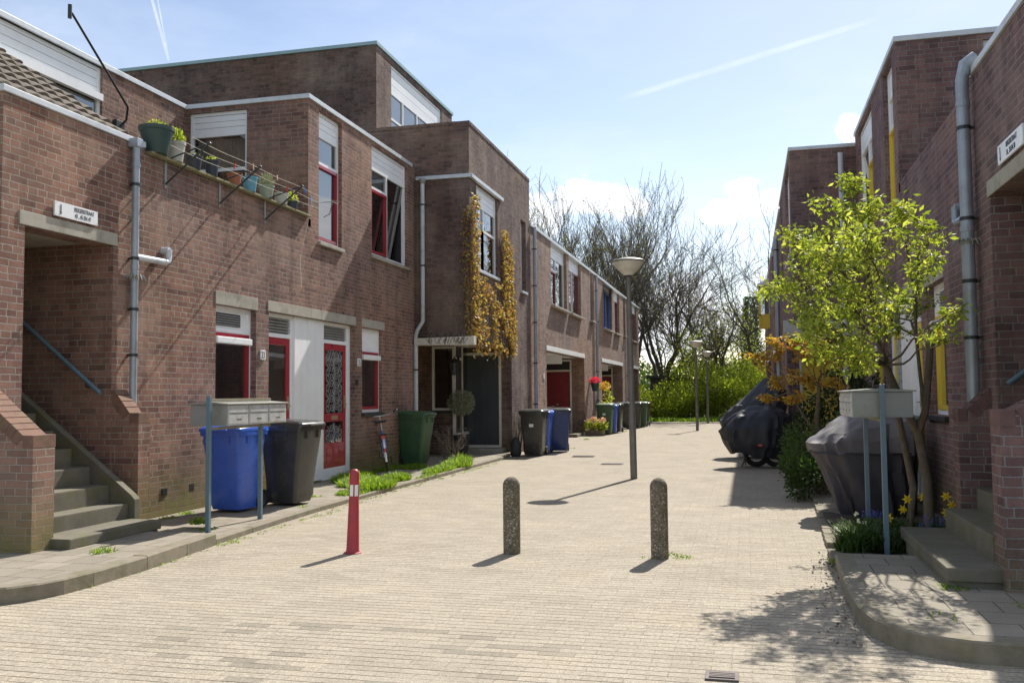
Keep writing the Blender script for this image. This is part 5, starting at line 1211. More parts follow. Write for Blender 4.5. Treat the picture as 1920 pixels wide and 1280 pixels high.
sp_ = [(( 0.594*math.copysign(abs(math.cos(2*PI*k/72))**0.68, math.cos(2*PI*k/72))), 0.655*math.copysign(abs(math.sin(2*PI*k/72))**0.68, math.sin(2*PI*k/72)), 0.735+0.006*math.sin(k)) for k in range(73)]
sm_.path(sp_, 0.009, 5).build('seam', M['cover_black'], gc)
bk = cover_mesh([(0.03, 0.36, 0.06, 0.22, 0.40, 0.8, 0), (0.5, 0.36, 0.05, 0.24, 0.42, 0.8, 0), (0.95, 0.32, 0.05, 0.26, 0.40, 0.8, 0), (1.17, 0.30, 0.05, 0.16, 0.25, 0.9, 0), (1.21, 0.30, 0.05, 0.05, 0.1, 1, 0)], 5, 21, amp=0.03); bk.build('shaded_side_fabric', M['cover_black'], gc, smooth=True)  # black cloth colour stands for the shade on the cover's right side
mc = thing('scooter_cover', 'black cover over a scooter on its side stand, in front of the taller cover', 'scooter cover', (0.16, 18.9, 0.0), 'black covered scooters on the right')
cover_mesh([(0.22, -0.05, 0, 0.46, 0.32, 0.85, -0.16), (0.45, -0.06, 0, 0.60, 0.38, 0.8, -0.12), (0.75, -0.02, 0, 0.68, 0.40, 0.8, 0.0), (0.96, 0.06, 0, 0.60, 0.36, 0.85, 0.05), (1.10, 0.12, 0, 0.42, 0.26, 0.9, 0.0), (1.17, 0.15, 0, 0.16, 0.12, 1, 0)], 7, 33, amp=0.05, wrinkle=0.05).build('fabric', M['cover_black'], mc, smooth=True)
w = MB().torus((0.35, 0.0, 0.25), 0.20, 0.05, 'y', 26, 8); w.torus((-0.02, 0.0, 0.25), 0.20, 0.05, 'y', 26, 8); w.build('wheel', M['rubber'], mc, smooth=True)
w = MB(); w.path([(-0.12, -0.02, 0.42), (-0.30, -0.25, 0.02)], 0.014, 6); w.path([(-0.3, 0.1, 0.42), (-0.22, 0.15, 0.02)], 0.012, 6); w.path([(0.0, -0.02, 0.5), (-0.2, -0.25, 0.2), (-0.3, -0.25, 0.02)], 0.010, 6); w.build('stand', M['darkmetal'], mc)
MB().box(0.02, 0.10, -0.44, -0.40, 0.42, 0.47).build('rear_light', M['lens'], mc, bevel=0.01)
mc2 = thing('scooter_cover', 'tall blue black cover over a motorcycle, behind the lower black cover', 'scooter cover', (0.18, 21.6, 0.0), 'black covered scooters on the right')
cover_mesh([(0.12, -0.05, 0, 0.40, 0.42, 0.85, 0.0), (0.50, -0.10, 0, 0.60, 0.5, 0.8, 0.0), (0.95, -0.10, 0, 0.72, 0.5, 0.8, 0.15), (1.30, 0.05, 0, 0.58, 0.42, 0.85, 0.32), (1.55, 0.20, 0, 0.34, 0.28, 0.9, 0.35), (1.76, 0.30, 0, 0.10, 0.12, 1, 0)], 7, 41, amp=0.06, wrinkle=0.05).build('fabric', M['cover_blue'], mc2, smooth=True)
MB().torus((0.1, 0.0, 0.30), 0.24, 0.06, 'y', 26, 8).build('wheel', M['rubber'], mc2, smooth=True)

# ------------------------------------------------------------------ plants
def blades(mb, cx, cy, z, rx, ry, n, h, rr, lean=0.5, w=0.006):
    for k in range(n):
        a = rr.uniform(0, 2*PI); q = math.sqrt(rr.random()); x = cx+rx*q*math.cos(a); y = cy+ry*q*math.sin(a)
        hh = h*rr.uniform(0.45, 1.15)*(1-0.4*q); d = Vector((rr.gauss(0, lean), rr.gauss(0, lean), 1)).normalized(); s = Vector((-d.y, d.x, 0)); s = s.normalized() if s.length > 1e-4 else Vector((1, 0, 0))
        b = Vector((x, y, z)); m_ = b+d*hh*0.6; t = m_+Vector((d.x*1.6, d.y*1.6, d.z*0.55))*hh*0.45; ww = w*rr.uniform(0.7, 1.4)
        i = len(mb.v); mb.v += [tuple(b-s*ww), tuple(b+s*ww), tuple(m_+s*ww*0.8), tuple(m_-s*ww*0.8), tuple(t)]
        mb.f += [(i, i+1, i+2, i+3), (i+3, i+2, i+4)]
rr = random.Random(17); g = MB()
for (cx, cy, rx, ry, n, h) in ((-6.35, 14.25, 0.30, 0.45, 1500, 0.26), (-5.95, 13.75, 0.36, 0.55, 3000, 0.22), (-5.62, 13.35, 0.28, 0.65, 3200, 0.24), (-5.6, 12.6, 0.2, 0.45, 900, 0.12), (-5.72, 14.6, 0.22, 0.35, 1300, 0.22), (-6.6, 15.2, 0.16, 0.6, 700, 0.13), (-6.65, 16.6, 0.14, 0.7, 900, 0.15), (-5.6, 16.5, 0.20, 0.8, 1900, 0.17), (-5.62, 17.6, 0.26, 0.55, 1900, 0.24), (-5.7, 18.1, 0.22, 0.3, 900, 0.34), (-5.45, 15.4, 0.10, 0.6, 350, 0.08), (-6.3, 17.0, 0.25, 0.4, 700, 0.16)): blades(g, cx, cy, ZB-0.01, rx, ry, n, h, rr)
o = g.build('grass', M['grass'], None, recalc=False); tag(o, kind='stuff')
rr = random.Random(23); g = MB()
for k in range(110):   # weeds rooted in the kerb joints
    y = rr.uniform(6.0, 20); x = -5.10-0.02*(y-6) if y < 11 else -5.32
    blades(g, x+rr.uniform(-0.0, 0.12), y, 0.0, 0.04, 0.07, rr.randint(5, 16), rr.uniform(0.02, 0.06), rr, 0.9, 0.004)
for (cx, cy, z, n, h) in ((-5.55, 7.1, ZA, 90, 0.10), (-5.78, 8.95, ZA, 120, 0.14), (-5.62, 8.85, ZB, 60, 0.09), (-6.6, 9.6, ZB, 60, 0.08), (-0.70, 8.62, 0.0, 60, 0.05), (-0.60, 8.50, 0, 90, 0.04), (-0.9, 8.4, 0, 30, 0.03), (-6.65, 10.0, ZB, 70, 0.08), (-6.6, 11.9, ZB, 100, 0.12), (-5.9, 12.0, ZB, 40, 0.07), (-5.55, 10.9, ZB, 40, 0.05), (-5.05, 29.5, 0, 80, 0.1), (-4.6, 35.5, 0, 120, 0.1), (-4.6, 24.6, 0, 60, 0.06), (0.7, 8.3, 0.05, 60, 0.05), (1.35, 7.0, ZA, 60, 0.07), (1.7, 6.5, ZA, 40, 0.06), (1.1, 6.1, ZA, 20, 0.05)):
    blades(g, cx, cy, z-0.01, 0.10, 0.12, n, h, rr, 0.9, 0.006)
tag(g.build('weeds', M['grass'], None, recalc=False), kind='stuff')
# far verge grass
rr = random.Random(29); g = MB()
for k in range(26): blades(g, rr.uniform(-7, 3), rr.uniform(47.2, 49.5), 0, 1.2, 0.7, 260, 0.35, rr, 0.5, 0.02)
tag(g.build('verge_grass', M['grass'], None, recalc=False), kind='stuff')
# green ground leaves of the right bed
g = MB(); rr = random.Random(31)
for (cx, cy, rx, ry, n, h) in ((0.88, 8.85, 0.14, 0.22, 420, 0.30), (0.98, 9.05, 0.16, 0.25, 420, 0.36), (1.25, 9.05, 0.25, 0.25, 620, 0.20), (1.55, 9.2, 0.28, 0.3, 900, 0.26), (1.85, 9.6, 0.2, 0.4, 500, 0.28), (1.3, 9.9, 0.5, 0.5, 1100, 0.24), (0.95, 9.7, 0.12, 0.5, 300, 0.15)): blades(g, cx, cy, 0.05, rx, ry, n, h, rr, 0.45, 0.007)
st_ = random.getstate(); random.seed(31)
for k in range(1500): g.leaf((rr.uniform(0.85, 1.95), rr.uniform(8.75, 9.9), rr.uniform(0.05, 0.2)), rr.uniform(0.02, 0.05), (rr.gauss(0, 1), rr.gauss(0, 1), rr.gauss(0.4, .5)), 0.6)
random.setstate(st_)
tag(g.build('bed_foliage', M['leaf_green'], None, recalc=False), kind='stuff')
def daffodil(loc, h, face, label):
    o = thing('daffodil', label, 'flower', loc, 'yellow daffodils in the right bed', face)
    MB().path([(0, 0, 0), (0.01, 0, h*0.6), (0.0, -0.02, h)], 0.004, 5).build('stem', M['leaf_green'], o)
    p = MB()
    for k in range(6):
        t = 2*PI*k/6; c, s = math.cos(t), math.sin(t); c2, s2 = math.cos(t+0.45), math.sin(t+0.45); c3, s3 = math.cos(t-0.45), math.sin(t-0.45)
        p.quad((0, -0.025, h), (c2*0.026, -0.03, h+s2*0.026), (c*0.052, -0.022, h+s*0.052), (c3*0.026, -0.03, h+s3*0.026))
    pt = p.build('petals', M['petal_yellow'], o, recalc=False)
    q = MB(); i = 0
    for k in range(10):
        t0, t1 = 2*PI*k/10, 2*PI*(k+1)/10
        q.quad((0.009*math.cos(t0), -0.03, h+0.009*math.sin(t0)), (0.009*math.cos(t1), -0.03, h+0.009*math.sin(t1)), (0.019*math.cos(t1), -0.062, h+0.019*math.sin(t1)), (0.019*math.cos(t0), -0.062, h+0.019*math.sin(t0)))
    q.build('trumpet', M['petal_yellow'], pt, recalc=False); return o
DL = ['daffodil with the largest open bloom, left of the tree stems', 'daffodil close below the largest bloom', 'daffodil just right of the front blue post', 'daffodil seen between the two tree stems', 'daffodil topmost of the bunch right of the tree stems', 'daffodil in the middle of the bunch right of the tree stems', 'daffodil low in the bunch right of the tree stems', 'daffodil lowest of all, at the tree foot', 'daffodil farthest right, nearest the brick wing wall']
for k, (x, y, z, a) in enumerate(((1.42, 9.35, 0.42, 0.1), (1.36, 9.3, 0.33, 0.5), (1.24, 9.15, 0.27, -.5), (1.62, 9.75, 0.40, 0.2), (1.80, 9.55, 0.43, -0.2), (1.82, 9.5, 0.36, 0.4), (1.77, 9.45, 0.29, 0.1), (1.80, 9.4, 0.24, -0.4), (1.92, 9.35, 0.34, 0.3))): daffodil((x, y, 0.04), z, a, DL[k])
hm = MB(); fl = MB(); rr = random.Random(37)
for (cx, cy) in ((1.16, 9.5), (1.20, 9.45), (1.10, 9.55), (1.06, 9.45), (1.22, 9.6), (1.14, 9.4), (1.55, 9.0), (1.60, 9.05), (1.52, 9.1), (1.66, 8.95), (1.49, 9.0), (1.68, 8.7)):
    h = rr.uniform(0.17, 0.24); x = cx+rr.uniform(-.02, .02)
    for k in range(26):
        t = k/26; a = k*2.4; r_ = 0.014*(1-t*0.7); p = (x+r_*math.cos(a), cy+r_*math.sin(a), 0.05+h+t*0.07); hm.leaf(p, 0.013, (math.cos(a), math.sin(a), -0.3), 0.9)
tag(hm.build('grape_hyacinths', M['petal_blue'], None, recalc=False), kind='stuff')
hm = MB()
st_ = random.getstate(); random.seed(3)
for (x, y, z) in ((0.93, 8.95, 0.36), (0.95, 8.93, 0.30), (1.02, 9.1, 0.26)):
    for k in range(14): hm.leaf((x, y, z), 0.028, (random.gauss(0, 1), random.gauss(0, 1), random.gauss(0, 1)), 0.8)
random.setstate(st_)
solo(hm, 'white_flower', M['petal_white'], 'small white flower head over the grassy tuft at the bed edge', 'flower', (0.95, 8.95, 0.05), recalc=False)

# -- the leafy two-stemmed tree on the right
def wobble(p, q, n, amp, rr):
    p = Vector(p); q = Vector(q); out = [p]
    for k in range(1, n): t = k/n; out.append(p.lerp(q, t)+Vector((rr.gauss(0, amp), rr.gauss(0, amp), rr.gauss(0, amp*0.6)))*(1 if k < n else 0))
    return out+[q]
def small_tree():
    rr = random.Random(51); base = (1.60, 9.72, 0.03)
    o = thing('tree', 'young tree with two crooked stems and bright yellow green leaves in the right bed', 'tree', base)
    B = Vector(base)
    def lc(p): return tuple(Vector(p)-B)
    tm = MB()
    A = [(1.66, 9.68, 0.0), (1.67, 9.68, 0.3), (1.665, 9.70, 0.62), (1.63, 9.70, 0.85), (1.60, 9.72, 1.08)]
    A1 = [(1.60, 9.72, 1.06), (1.50, 9.68, 1.26), (1.40, 9.62, 1.48), (1.30, 9.55, 1.72), (1.22, 9.5, 2.0), (1.18, 9.35, 2.3), (1.12, 9.2, 2.6), (1.06, 9.05, 2.9), (1.0, 8.95, 3.2)]
    A2 = [(1.60, 9.72, 1.06), (1.67, 9.72, 1.26), (1.70, 9.72, 1.5), (1.72, 9.70, 1.75), (1.735, 9.70, 1.93)]
    A3 = [(1.665, 9.72, 1.3), (1.64, 9.72, 1.6), (1.62, 9.74, 2.0), (1.58, 9.5, 2.3), (1.52, 9.3, 2.55), (1.45, 9.1, 2.85)]
    Bm = [(1.50, 9.78, 0.0), (1.53, 9.80, 0.28), (1.56, 9.82, 0.52), (1.51, 9.82, 0.8), (1.46, 9.80, 1.1), (1.42, 9.76, 1.35), (1.37, 9.72, 1.55), (1.33, 9.70, 1.8)]
    tm.path([lc(p) for p in A], [0.055, 0.047, 0.044, 0.042, 0.047], 12); tm.path([lc(p) for p in A1], [0.040, 0.038, 0.036, 0.034, 0.030, 0.026, 0.02, 0.014, 0.006], 10)
    tm.path([lc(p) for p in A2], [0.042, 0.038, 0.036, 0.034, 0.033], 10); tm.path([lc(p) for p in A3], [0.02, 0.017, 0.015, 0.012, 0.009, 0.004], 8); tm.path([lc(p) for p in Bm], [0.042, 0.038, 0.036, 0.034, 0.031, 0.028, 0.024, 0.018], 10)
    for v in range(len(tm.v)):
        p = Vector(tm.v[v]); k = noise.noise(p*14)*0.008; tm.v[v] = (p.x+k, p.y-k, p.z)
    tm.build('trunk', M['bark'], o, smooth=True)
    br = MB(); lf = MB(); extra = [(1.4, 10.3, 2.6, 0.26, 8), (1.7, 10.0, 2.75, 0.2, 6), (1.1, 10.5, 2.35, 0.26, 8), (1.75, 10.4, 2.3, 0.2, 6), (1.35, 9.9, 2.1, 0.24, 7), (1.2, 10.2, 2.9, 0.24, 7)]; lead = [Vector(p) for p in A1[3:]]*2+[Vector(p) for p in A3[2:]]+[Vector(Bm[-1])]
    targets = []
    # clumps measured as places in the crown: (x, y, z, spread, twigs)
    clumps = [(1.02, 10.0, 3.75, 0.16, 6), (0.85, 9.9, 3.45, 0.22, 7), (1.2, 9.9, 3.4, 0.26, 9), (0.42, 9.7, 3.15, 0.24, 9), (0.20, 9.6, 2.72, 0.22, 7), (0.36, 9.5, 2.45, 0.24, 7), (0.75, 9.8, 2.9, 0.28, 12), (1.15, 9.6, 2.95, 0.3, 12), (1.55, 9.5, 3.3, 0.2, 8), (1.72, 9.4, 3.05, 0.18, 6), (1.62, 9.5, 2.6, 0.22, 7), (0.62, 9.5, 2.2, 0.26, 10), (0.95, 9.4, 2.45, 0.28, 11), (1.3, 9.5, 2.3, 0.28, 10), (0.85, 9.7, 1.85, 0.26, 9), (0.45, 9.9, 1.98, 0.2, 6), (1.1, 9.3, 1.85, 0.22, 7), (0.75, 10.4, 2.6, 0.3, 8), (1.1, 10.6, 3.1, 0.3, 8), (1.85, 9.3, 1.95, 0.12, 3), (1.95, 9.2, 2.3, 0.14, 4), (0.6, 8.9, 2.9, 0.26, 7), (1.1, 8.8, 3.0, 0.28, 8), (0.3, 9.2, 2.2, 0.2, 5), (0.95, 10.1, 1.7, 0.2, 6), (0.6, 10.0, 3.0, 0.24, 6)]
    st = random.getstate(); random.seed(77)
    for ci, (cx, cy, cz, sp, n) in enumerate(clumps+extra):
        c = Vector((cx, cy, cz)) if ci >= len(clumps) else Vector(((1.15+(cx*0.945-1.15)*0.90)*0.955, cy*0.90-0.1, 1.47+(cz-1.47)*0.82)); sp *= 0.85; s0 = min(lead, key=lambda p: (p-c).length+max(0, (p.z-c.z+0.25))*2.0)
        mid = wobble(s0, c, 5, 0.035, rr); br.path([lc(p) for p in mid], [0.013, 0.011, 0.009, 0.008, 0.006, 0.005], 6)
        for k in range(n):
            e = c+Vector((rr.gauss(0, sp*0.6), rr.gauss(0, sp*0.6), rr.gauss(0.04, sp*0.55))); s1 = mid[rr.choice((2, 3, 4, 5))]
            tw = wobble(s1, e, 4, 0.02, rr); br.path([lc(p) for p in tw], [0.005, 0.004, 0.003, 0.002, 0.0012], 4)
            for q in range(rr.randint(36, 54)):
                t = rr.uniform(0.3, 1.0)**0.8; i = min(int(t*4), 3); p = tw[i].lerp(tw[i+1], t*4-i)
                off = Vector((rr.gauss(0, 0.026), rr.gauss(0, 0.026), rr.gauss(0, 0.022))); d = off*18+Vector((0, 0, rr.uniform(-0.8, 0.35)))+Vector((rr.gauss(0, .6), rr.gauss(0, .6), 0))
                lf.leaf(lc(p+off), 0.028+0.052*rr.random()**1.6, d, rr.uniform(0.36, 0.52))
    random.setstate(st)
    br.build('branches', M['bark'], o); lf.build('leaves', M['leaf_lime'], o, recalc=False)
small_tree()
def shrub(label, base, r, h, n, lm, size, seed, trunk=True, asp=0.6, name='shrub', group=None, cz=0.5, lumps=9, cat='shrub'):
    rr = random.Random(seed); o = thing(name, label, cat, base, group)
    br = MB(); lf = MB(); st = random.getstate(); random.seed(seed)
    cs = []
    for k in range(lumps):
        a = rr.uniform(0, 2*PI); q = rr.uniform(0.15, 0.8); cs.append(Vector((r[0]*q*math.cos(a), r[1]*q*math.sin(a), h*rr.uniform(cz-0.3, 0.86))))
    for c in cs:
        br.path([tuple(p) for p in wobble((c.x*0.15, c.y*0.15, 0), c, 5, 0.03*h, rr)], [0.012*h, 0.010*h, 0.008*h, 0.006*h, 0.004*h, 0.002*h], 5)
    per = n//lumps
    for c in cs:
        sx = rr.uniform(0.35, 0.6)
        for k in range(per):
            v = Vector((rr.gauss(0, 1), rr.gauss(0, 1), rr.gauss(0, 1)))
            if v.length > 2.3: v *= 0.6
            p = c+Vector((v.x*r[0]*sx*0.55, v.y*r[1]*sx*0.55, v.z*h*0.13))
            if p.z < 0.02: p.z = abs(p.z)+0.02
            lf.leaf(p, size*rr.uniform(0.6, 1.3), v+Vector((0, 0, 0.3)), asp)
    random.setstate(st)
    br.build('branches', M['bark'], o); lf.build('leaves', M[lm], o, recalc=False); return o
def bronze_tree():
    rr = random.Random(61); o = thing('tree', 'small bronze and yellow leaved maple beside the right brick wall', 'tree', (1.02, 14.6, 0.04)); st = random.getstate(); random.seed(5)
    tm = MB(); tm.path([(0, 0, 0), (0.02, 0, 0.5), (-0.02, 0.02, 1.0), (0.03, 0, 1.5)], [0.045, 0.04, 0.035, 0.025], 9); tm.path([(0, 0, 0.75), (-0.2, -0.1, 1.05), (-0.4, -0.2, 1.4)], [0.025, 0.02, 0.01], 7); tm.build('trunk', M['bark'], o, smooth=True)
    br = MB(); lf = MB(); lead = [Vector((0.0, 0.02, 1.0)), Vector((0.03, 0, 1.5)), Vector((-0.4, -0.2, 1.4)), Vector((0, 0, 1.25))]
    for (x, y, z, s, n) in ((-0.75, 0, 1.95, 0.2, 8), (-0.6, -0.1, 2.2, 0.2, 8), (-0.3, 0, 2.25, 0.2, 8), (-0.1, -0.1, 2.0, 0.22, 9), (0.15, 0, 2.15, 0.22, 9), (0.35, -0.1, 1.95, 0.2, 7), (-0.55, 0.1, 1.6, 0.22, 7), (-0.2, 0, 1.7, 0.25, 8), (0.2, -0.2, 1.6, 0.22, 8), (-0.75, 0, 1.35, 0.18, 5), (-0.3, -0.2, 1.3, 0.2, 5), (0.3, 0.2, 2.1, 0.2, 6)):
        c = Vector((x, y, z)); s0 = min(lead, key=lambda p: (p-c).length); mid = wobble(s0, c, 4, 0.03, rr); br.path([tuple(p) for p in mid], [0.012, 0.01, 0.007, 0.005, 0.004], 5)
        for k in range(n):
            e = c+Vector((rr.gauss(0, s*0.6), rr.gauss(0, s*0.6), rr.gauss(0, s*0.35))); tw = wobble(mid[rr.choice((2, 3, 4))], e, 3, 0.02, rr); br.path([tuple(p) for p in tw], [0.004, 0.003, 0.002, 0.001], 4)
            for q in range(30):
                t = rr.uniform(0.3, 1); i = min(int(t*3), 2); p = tw[i].lerp(tw[i+1], t*3-i)+Vector((rr.gauss(0, .03), rr.gauss(0, .03), rr.gauss(0, .02))); lf.leaf(p, rr.uniform(0.045, 0.09), (rr.gauss(0, 1), rr.gauss(0, 1), rr.uniform(-1, 0.2)), 0.5)
    random.setstate(st); br.build('branches', M['bark'], o); lf.build('leaves', M['leaf_orange'], o, recalc=False)
bronze_tree()
shrub('dark green leafy shrub between the bronze maple and the grey scooter cover', (0.95, 13.6, 0.03), (0.48, 0.7), 1.05, 2600, 'leaf_green', 0.05, 71, lumps=12)
shrub('olive green drooping shrub in front of the black scooter cover', (0.85, 15.4, 0.0), (0.42, 0.7), 0.95, 1300, 'leaf_green', 0.065, 72, lumps=10)
shrub('low olive shrub at the edge of the shaded paving, before the bronze maple', (0.72, 13.2, 0.0), (0.30, 0.6), 0.6, 1800, 'leaf_green', 0.05, 73, lumps=8)
shrub('dark evergreen shrub against the wall behind the bronze maple', (1.4, 15.6, 0.04), (0.6, 0.7), 1.75, 4200, 'leaf_dark', 0.07, 74, lumps=12)
# bare twiggy shrub beside the green bin
def bare_shrub():
    rr = random.Random(81); o = thing('bare_shrub', 'leafless twiggy shrub right of the green wheelie bin', 'shrub', (-6.0, 18.3, ZB)); m = MB()
    for k in range(34):
        a = rr.uniform(0, 2*PI); e = Vector((0.42*math.cos(a)*rr.random()**.5, 0.3*math.sin(a), rr.uniform(0.35, 0.85))); p = wobble((0.03*math.cos(a), 0.02, 0), e, 5, 0.035, rr); m.path([tuple(q) for q in p], [0.008, 0.007, 0.006, 0.005, 0.004, 0.002], 5)
        for q in range(4): s = p[rr.randint(1, 5)]; m.path([tuple(t) for t in wobble(s, s+Vector((rr.gauss(0, .13), rr.gauss(0, .1), rr.gauss(0.05, .1))), 3, 0.02, rr)], [0.004, 0.003, 0.002, 0.001], 4)
    m.build('twigs', M['stem'], o)
bare_shrub()

# -- creeper on the porch wall
def creeper():
    rr = random.Random(91); o = thing('creeper', 'yellow and orange leaved creeper climbing the projecting brick wall', 'climbing plant', (-5.6, 20.5, 2.0)); B = Vector(o.location); st = random.getstate(); random.seed(9)
    lf = MB(); sm = MB()
    def dens(y, z):
        n = noise.noise(Vector((y*2.3, z*2.3, 4.0)))
        d = 0
        if 18.42 <= y <= 18.98 and 2.7 <= z <= 5.75: d = 0.8*(1-0.25*abs(z-4)/2)+0.35*n-(0.25 if z > 5 else 0)
        # right-hand column, leaning
        yl = 20.95; yr = 21.75+0.18*(5.3-z) 
        if z < 5.35-0.55*max(0, y-21.3) and yl < y < min(yr, 22.45) and z > 2.35+0.9*abs(y-21.9): d = max(d, 0.95+0.3*n)
        if 18.9 < y < 21.2 and 2.55 < z < 4.05: d = max(d, 0.16+0.9*n+(0.15 if z < 3.0 else 0)+(0.25 if abs((z-4.0)+(y-19)*0.42) < 0.25 else 0))
        return d
    cnt = 0
    while cnt < 4300:
        y = rr.uniform(18.4, 22.6); z = rr.uniform(2.1, 5.8)
        if rr.random() < dens(y, z):
            p = Vector((-5.6+rr.uniform(0.02, 0.10), y, z))-B; lf.leaf(p, rr.uniform(0.05, 0.09), (rr.uniform(0.1, 0.9), rr.gauss(0, .6), rr.uniform(-1.2, 0.1)), 0.75); cnt += 1
    for k in range(500):   # round the corner and hanging into the porch
        if rr.random() < 0.5: p = Vector((-5.6-abs(rr.gauss(0, 0.07)), 18.5-rr.uniform(0.02, 0.08), rr.uniform(2.7, 5.5)))-B
        else: p = Vector((rr.uniform(-5.75, -5.5), rr.uniform(18.9, 22), 2.62-abs(rr.gauss(0, 0.16))))-B
        lf.leaf(p, rr.uniform(0.05, 0.10), (rr.gauss(0, .5), rr.gauss(-.3, .5), -1), 0.7)
    random.setstate(st)
    for k in range(110):
        y = rr.choice((rr.uniform(18.6, 21.3), rr.uniform(19, 22.2))); z = 2.65; pts = []
        top = rr.uniform(3.2, 4.1) if 18.95 < y < 20.9 else rr.uniform(3.5, 5.3)
        while z < top: pts.append((-5.6+0.012-B.x, y-B.y, z-B.z)); y += rr.gauss(0, 0.05); z += 0.16
        if len(pts) > 2: sm.path(pts, [0.009*(1-0.7*q/len(pts)) for q in range(len(pts))], 4)
    # dark bare stems on the side wall and the canopy
    for k in range(46):
        x = rr.uniform(-6.5, -5.65); z = rr.uniform(2.5, 2.7); pts = []; top = rr.uniform(2.8, 4.3)
        while z < top: pts.append((x-B.x, 18.5-0.010-B.y-(0.2 if z < 2.7 else 0), z-B.z)); x += rr.gauss(0, 0.07); z += 0.12
        if len(pts) > 2: sm.path(pts, [0.007*(1-0.7*q/len(pts)) for q in range(len(pts))], 4)
    sm.build('stems', M['stem'], o); lf.build('leaves', M['leaf_ivy'], o, recalc=False)
creeper()

# ------------------------------------------------------------------ trees at the street end
def bare_tree_mesh(seed, H, fan, nstem, depth=6, buds=0.25):
    rr = random.Random(seed); paths = []
    def grow(p, d, Ln, r, k):
        n = 5 if k < 2 else (4 if k < 4 else 3); pts = [p]; rs = [r]; q = Vector(p); dd = Vector(d)
        for i in range(n):
            dd = (dd+Vector((rr.gauss(0, .13), rr.gauss(0, .13), rr.gauss(0.03, .06)))).normalized(); q = q+dd*Ln/n; pts.append(Vector(q)); rs.append(r*(1-0.40*(i+1)/n))
        paths.append((pts, rs, k))
        if k >= depth: return
        m = 2 if k < 1 else rr.choice((2, 3, 3))
        for j in range(m):
            t = 1.0 if j == 0 else rr.uniform(0.3, 0.95); i = min(int(t*n), n-1); s = pts[i].lerp(pts[i+1], t*n-i)
            sp = 0.14 if j == 0 else rr.uniform(0.28, 0.60)
            side = Vector((rr.gauss(0, 1), rr.gauss(0, 1), rr.gauss(0, .35))); side = (side-dd*side.dot(dd)).normalized()
            nd = (dd+side*sp*fan+Vector((0, 0, 0.05))).normalized()
            grow(s, nd, Ln*(rr.uniform(0.80, 0.92) if j == 0 else rr.uniform(0.62, 0.88)), r*(0.66 if j == 0 else 0.48), k+1)
        if k >= 2:
            for j in range(rr.choice((1, 1, 2))):
                t = rr.uniform(0.2, 0.9); i = min(int(t*n), n-1); s = pts[i].lerp(pts[i+1], t*n-i); nd = (dd+Vector((rr.gauss(0, .5), rr.gauss(0, .5), rr.gauss(0.1, .3)))).normalized()
                grow(s, nd, Ln*0.55, r*0.35, max(k+2, depth-1))
    for s in range(nstem):
        a = 2*PI*s/nstem+rr.uniform(-.5, .5); d = Vector((math.cos(a)*0.30*fan, math.sin(a)*0.30*fan, 1)).normalized() if nstem > 1 else Vector((0.03, 0, 1))
        grow(Vector((0.15*math.cos(a), 0.15*math.sin(a), -0.1)), d, 3.0, 0.17, 0)
    top = max(p.z for pts, rs, k in paths for p in pts); sc = H/top
    br = MB(); tw = MB(); lf = MB(); st = random.getstate(); random.seed(seed)
    for pts, rs, k in paths:
        (br if k < 3 else tw).path([tuple(p*sc) for p in pts], [max(q*(1.15 if k < 4 else 0.9), 0.0085) for q in rs], 7 if k < 2 else (4 if k < 4 else 3))
        if k >= depth-1 and rr.random() < buds:
            for z in range(4): lf.leaf(rr.choice(pts)*sc, rr.uniform(0.05, 0.13), None, 0.6)
    random.setstate(st); return br, tw, lf
def bare_tree(label, loc, seed, H, fan, nstem, depth=6, buds=0.3, sc=(1, 1, 1)):
    br, tw, lf = bare_tree_mesh(seed, H, fan, nstem, depth, buds)
    o = thing('bare_tree', label, 'tree', loc, 'bare trees beyond the street end'); br.build('trunk', M['barkdark'], o); tw.build('crown', M['barkdark'], o, recalc=False)
    if lf.v: lf.build('buds', M['leaf_bud'], o, recalc=False)
    o.scale = sc; return o
bare_tree('large bare multi-stemmed tree, tallest and darkest, left of the middle lamp', (-4.6, 56, 0), 101, 13.4, 1.5, 5, 6, 0.1)
t2 = bare_tree('bare upright tree with greenish buds rising over the first row porch', (-8.6, 57.5, 0), 103, 16.6, 0.8, 4, 6, 0.5)
bare_tree('bare spreading tree at the right, beside the right hand houses', (0.9, 57, 0), 104, 14.6, 1.5, 4, 6, 0.15)
t4 = copy_tree(t2, None, 'bare upright tree farthest left, above the row roof next to the creeper house'); t4.location = (-12.6, 59, 0); t4.rotation_euler.z = 2.1; t4.scale = (1.0, 1.0, 0.96)
t5 = copy_tree(t2, None, 'bare upright budding tree between the far left tree and the first porch'); t5.location = (-10.6, 62, 0); t5.rotation_euler.z = 4.0; t5.scale = (0.95, 0.95, 1.0)
bare_tree('slender young tree with fresh green buds behind the middle lamp', (-1.9, 54, 0), 107, 7.6, 0.9, 2, 5, 1.0)
bare_tree('dark trunked bare tree directly behind the nearest lamp post', (-6.6, 54.5, 0), 109, 13.0, 0.8, 3, 6, 0.2)
# conifer
cf = thing('conifer', 'narrow dark conifer beyond the right hand houses', 'tree', (0.35, 63, 0), None)
cm = MB(); rr = random.Random(5); st_ = random.getstate(); random.seed(5)
for k in range(3200): t = rr.random()**0.8; z = 0.8+t*6.9; a = rr.uniform(0, 2*PI); q = (0.85-0.45*t)*rr.uniform(0.2, 1.1)*(1+0.15*math.sin(a*3+z*2)); cm.leaf((q*math.cos(a), q*math.sin(a), z), 0.22, (math.cos(a), math.sin(a), 0.8), 0.4)
random.setstate(st_); cm.build('crown', M['leaf_green'], cf, recalc=False); MB().path([(0, 0, -0.1), (0, 0, 7.2)], [0.16, 0.03], 8).build('trunk', M['barkdark'], cf)
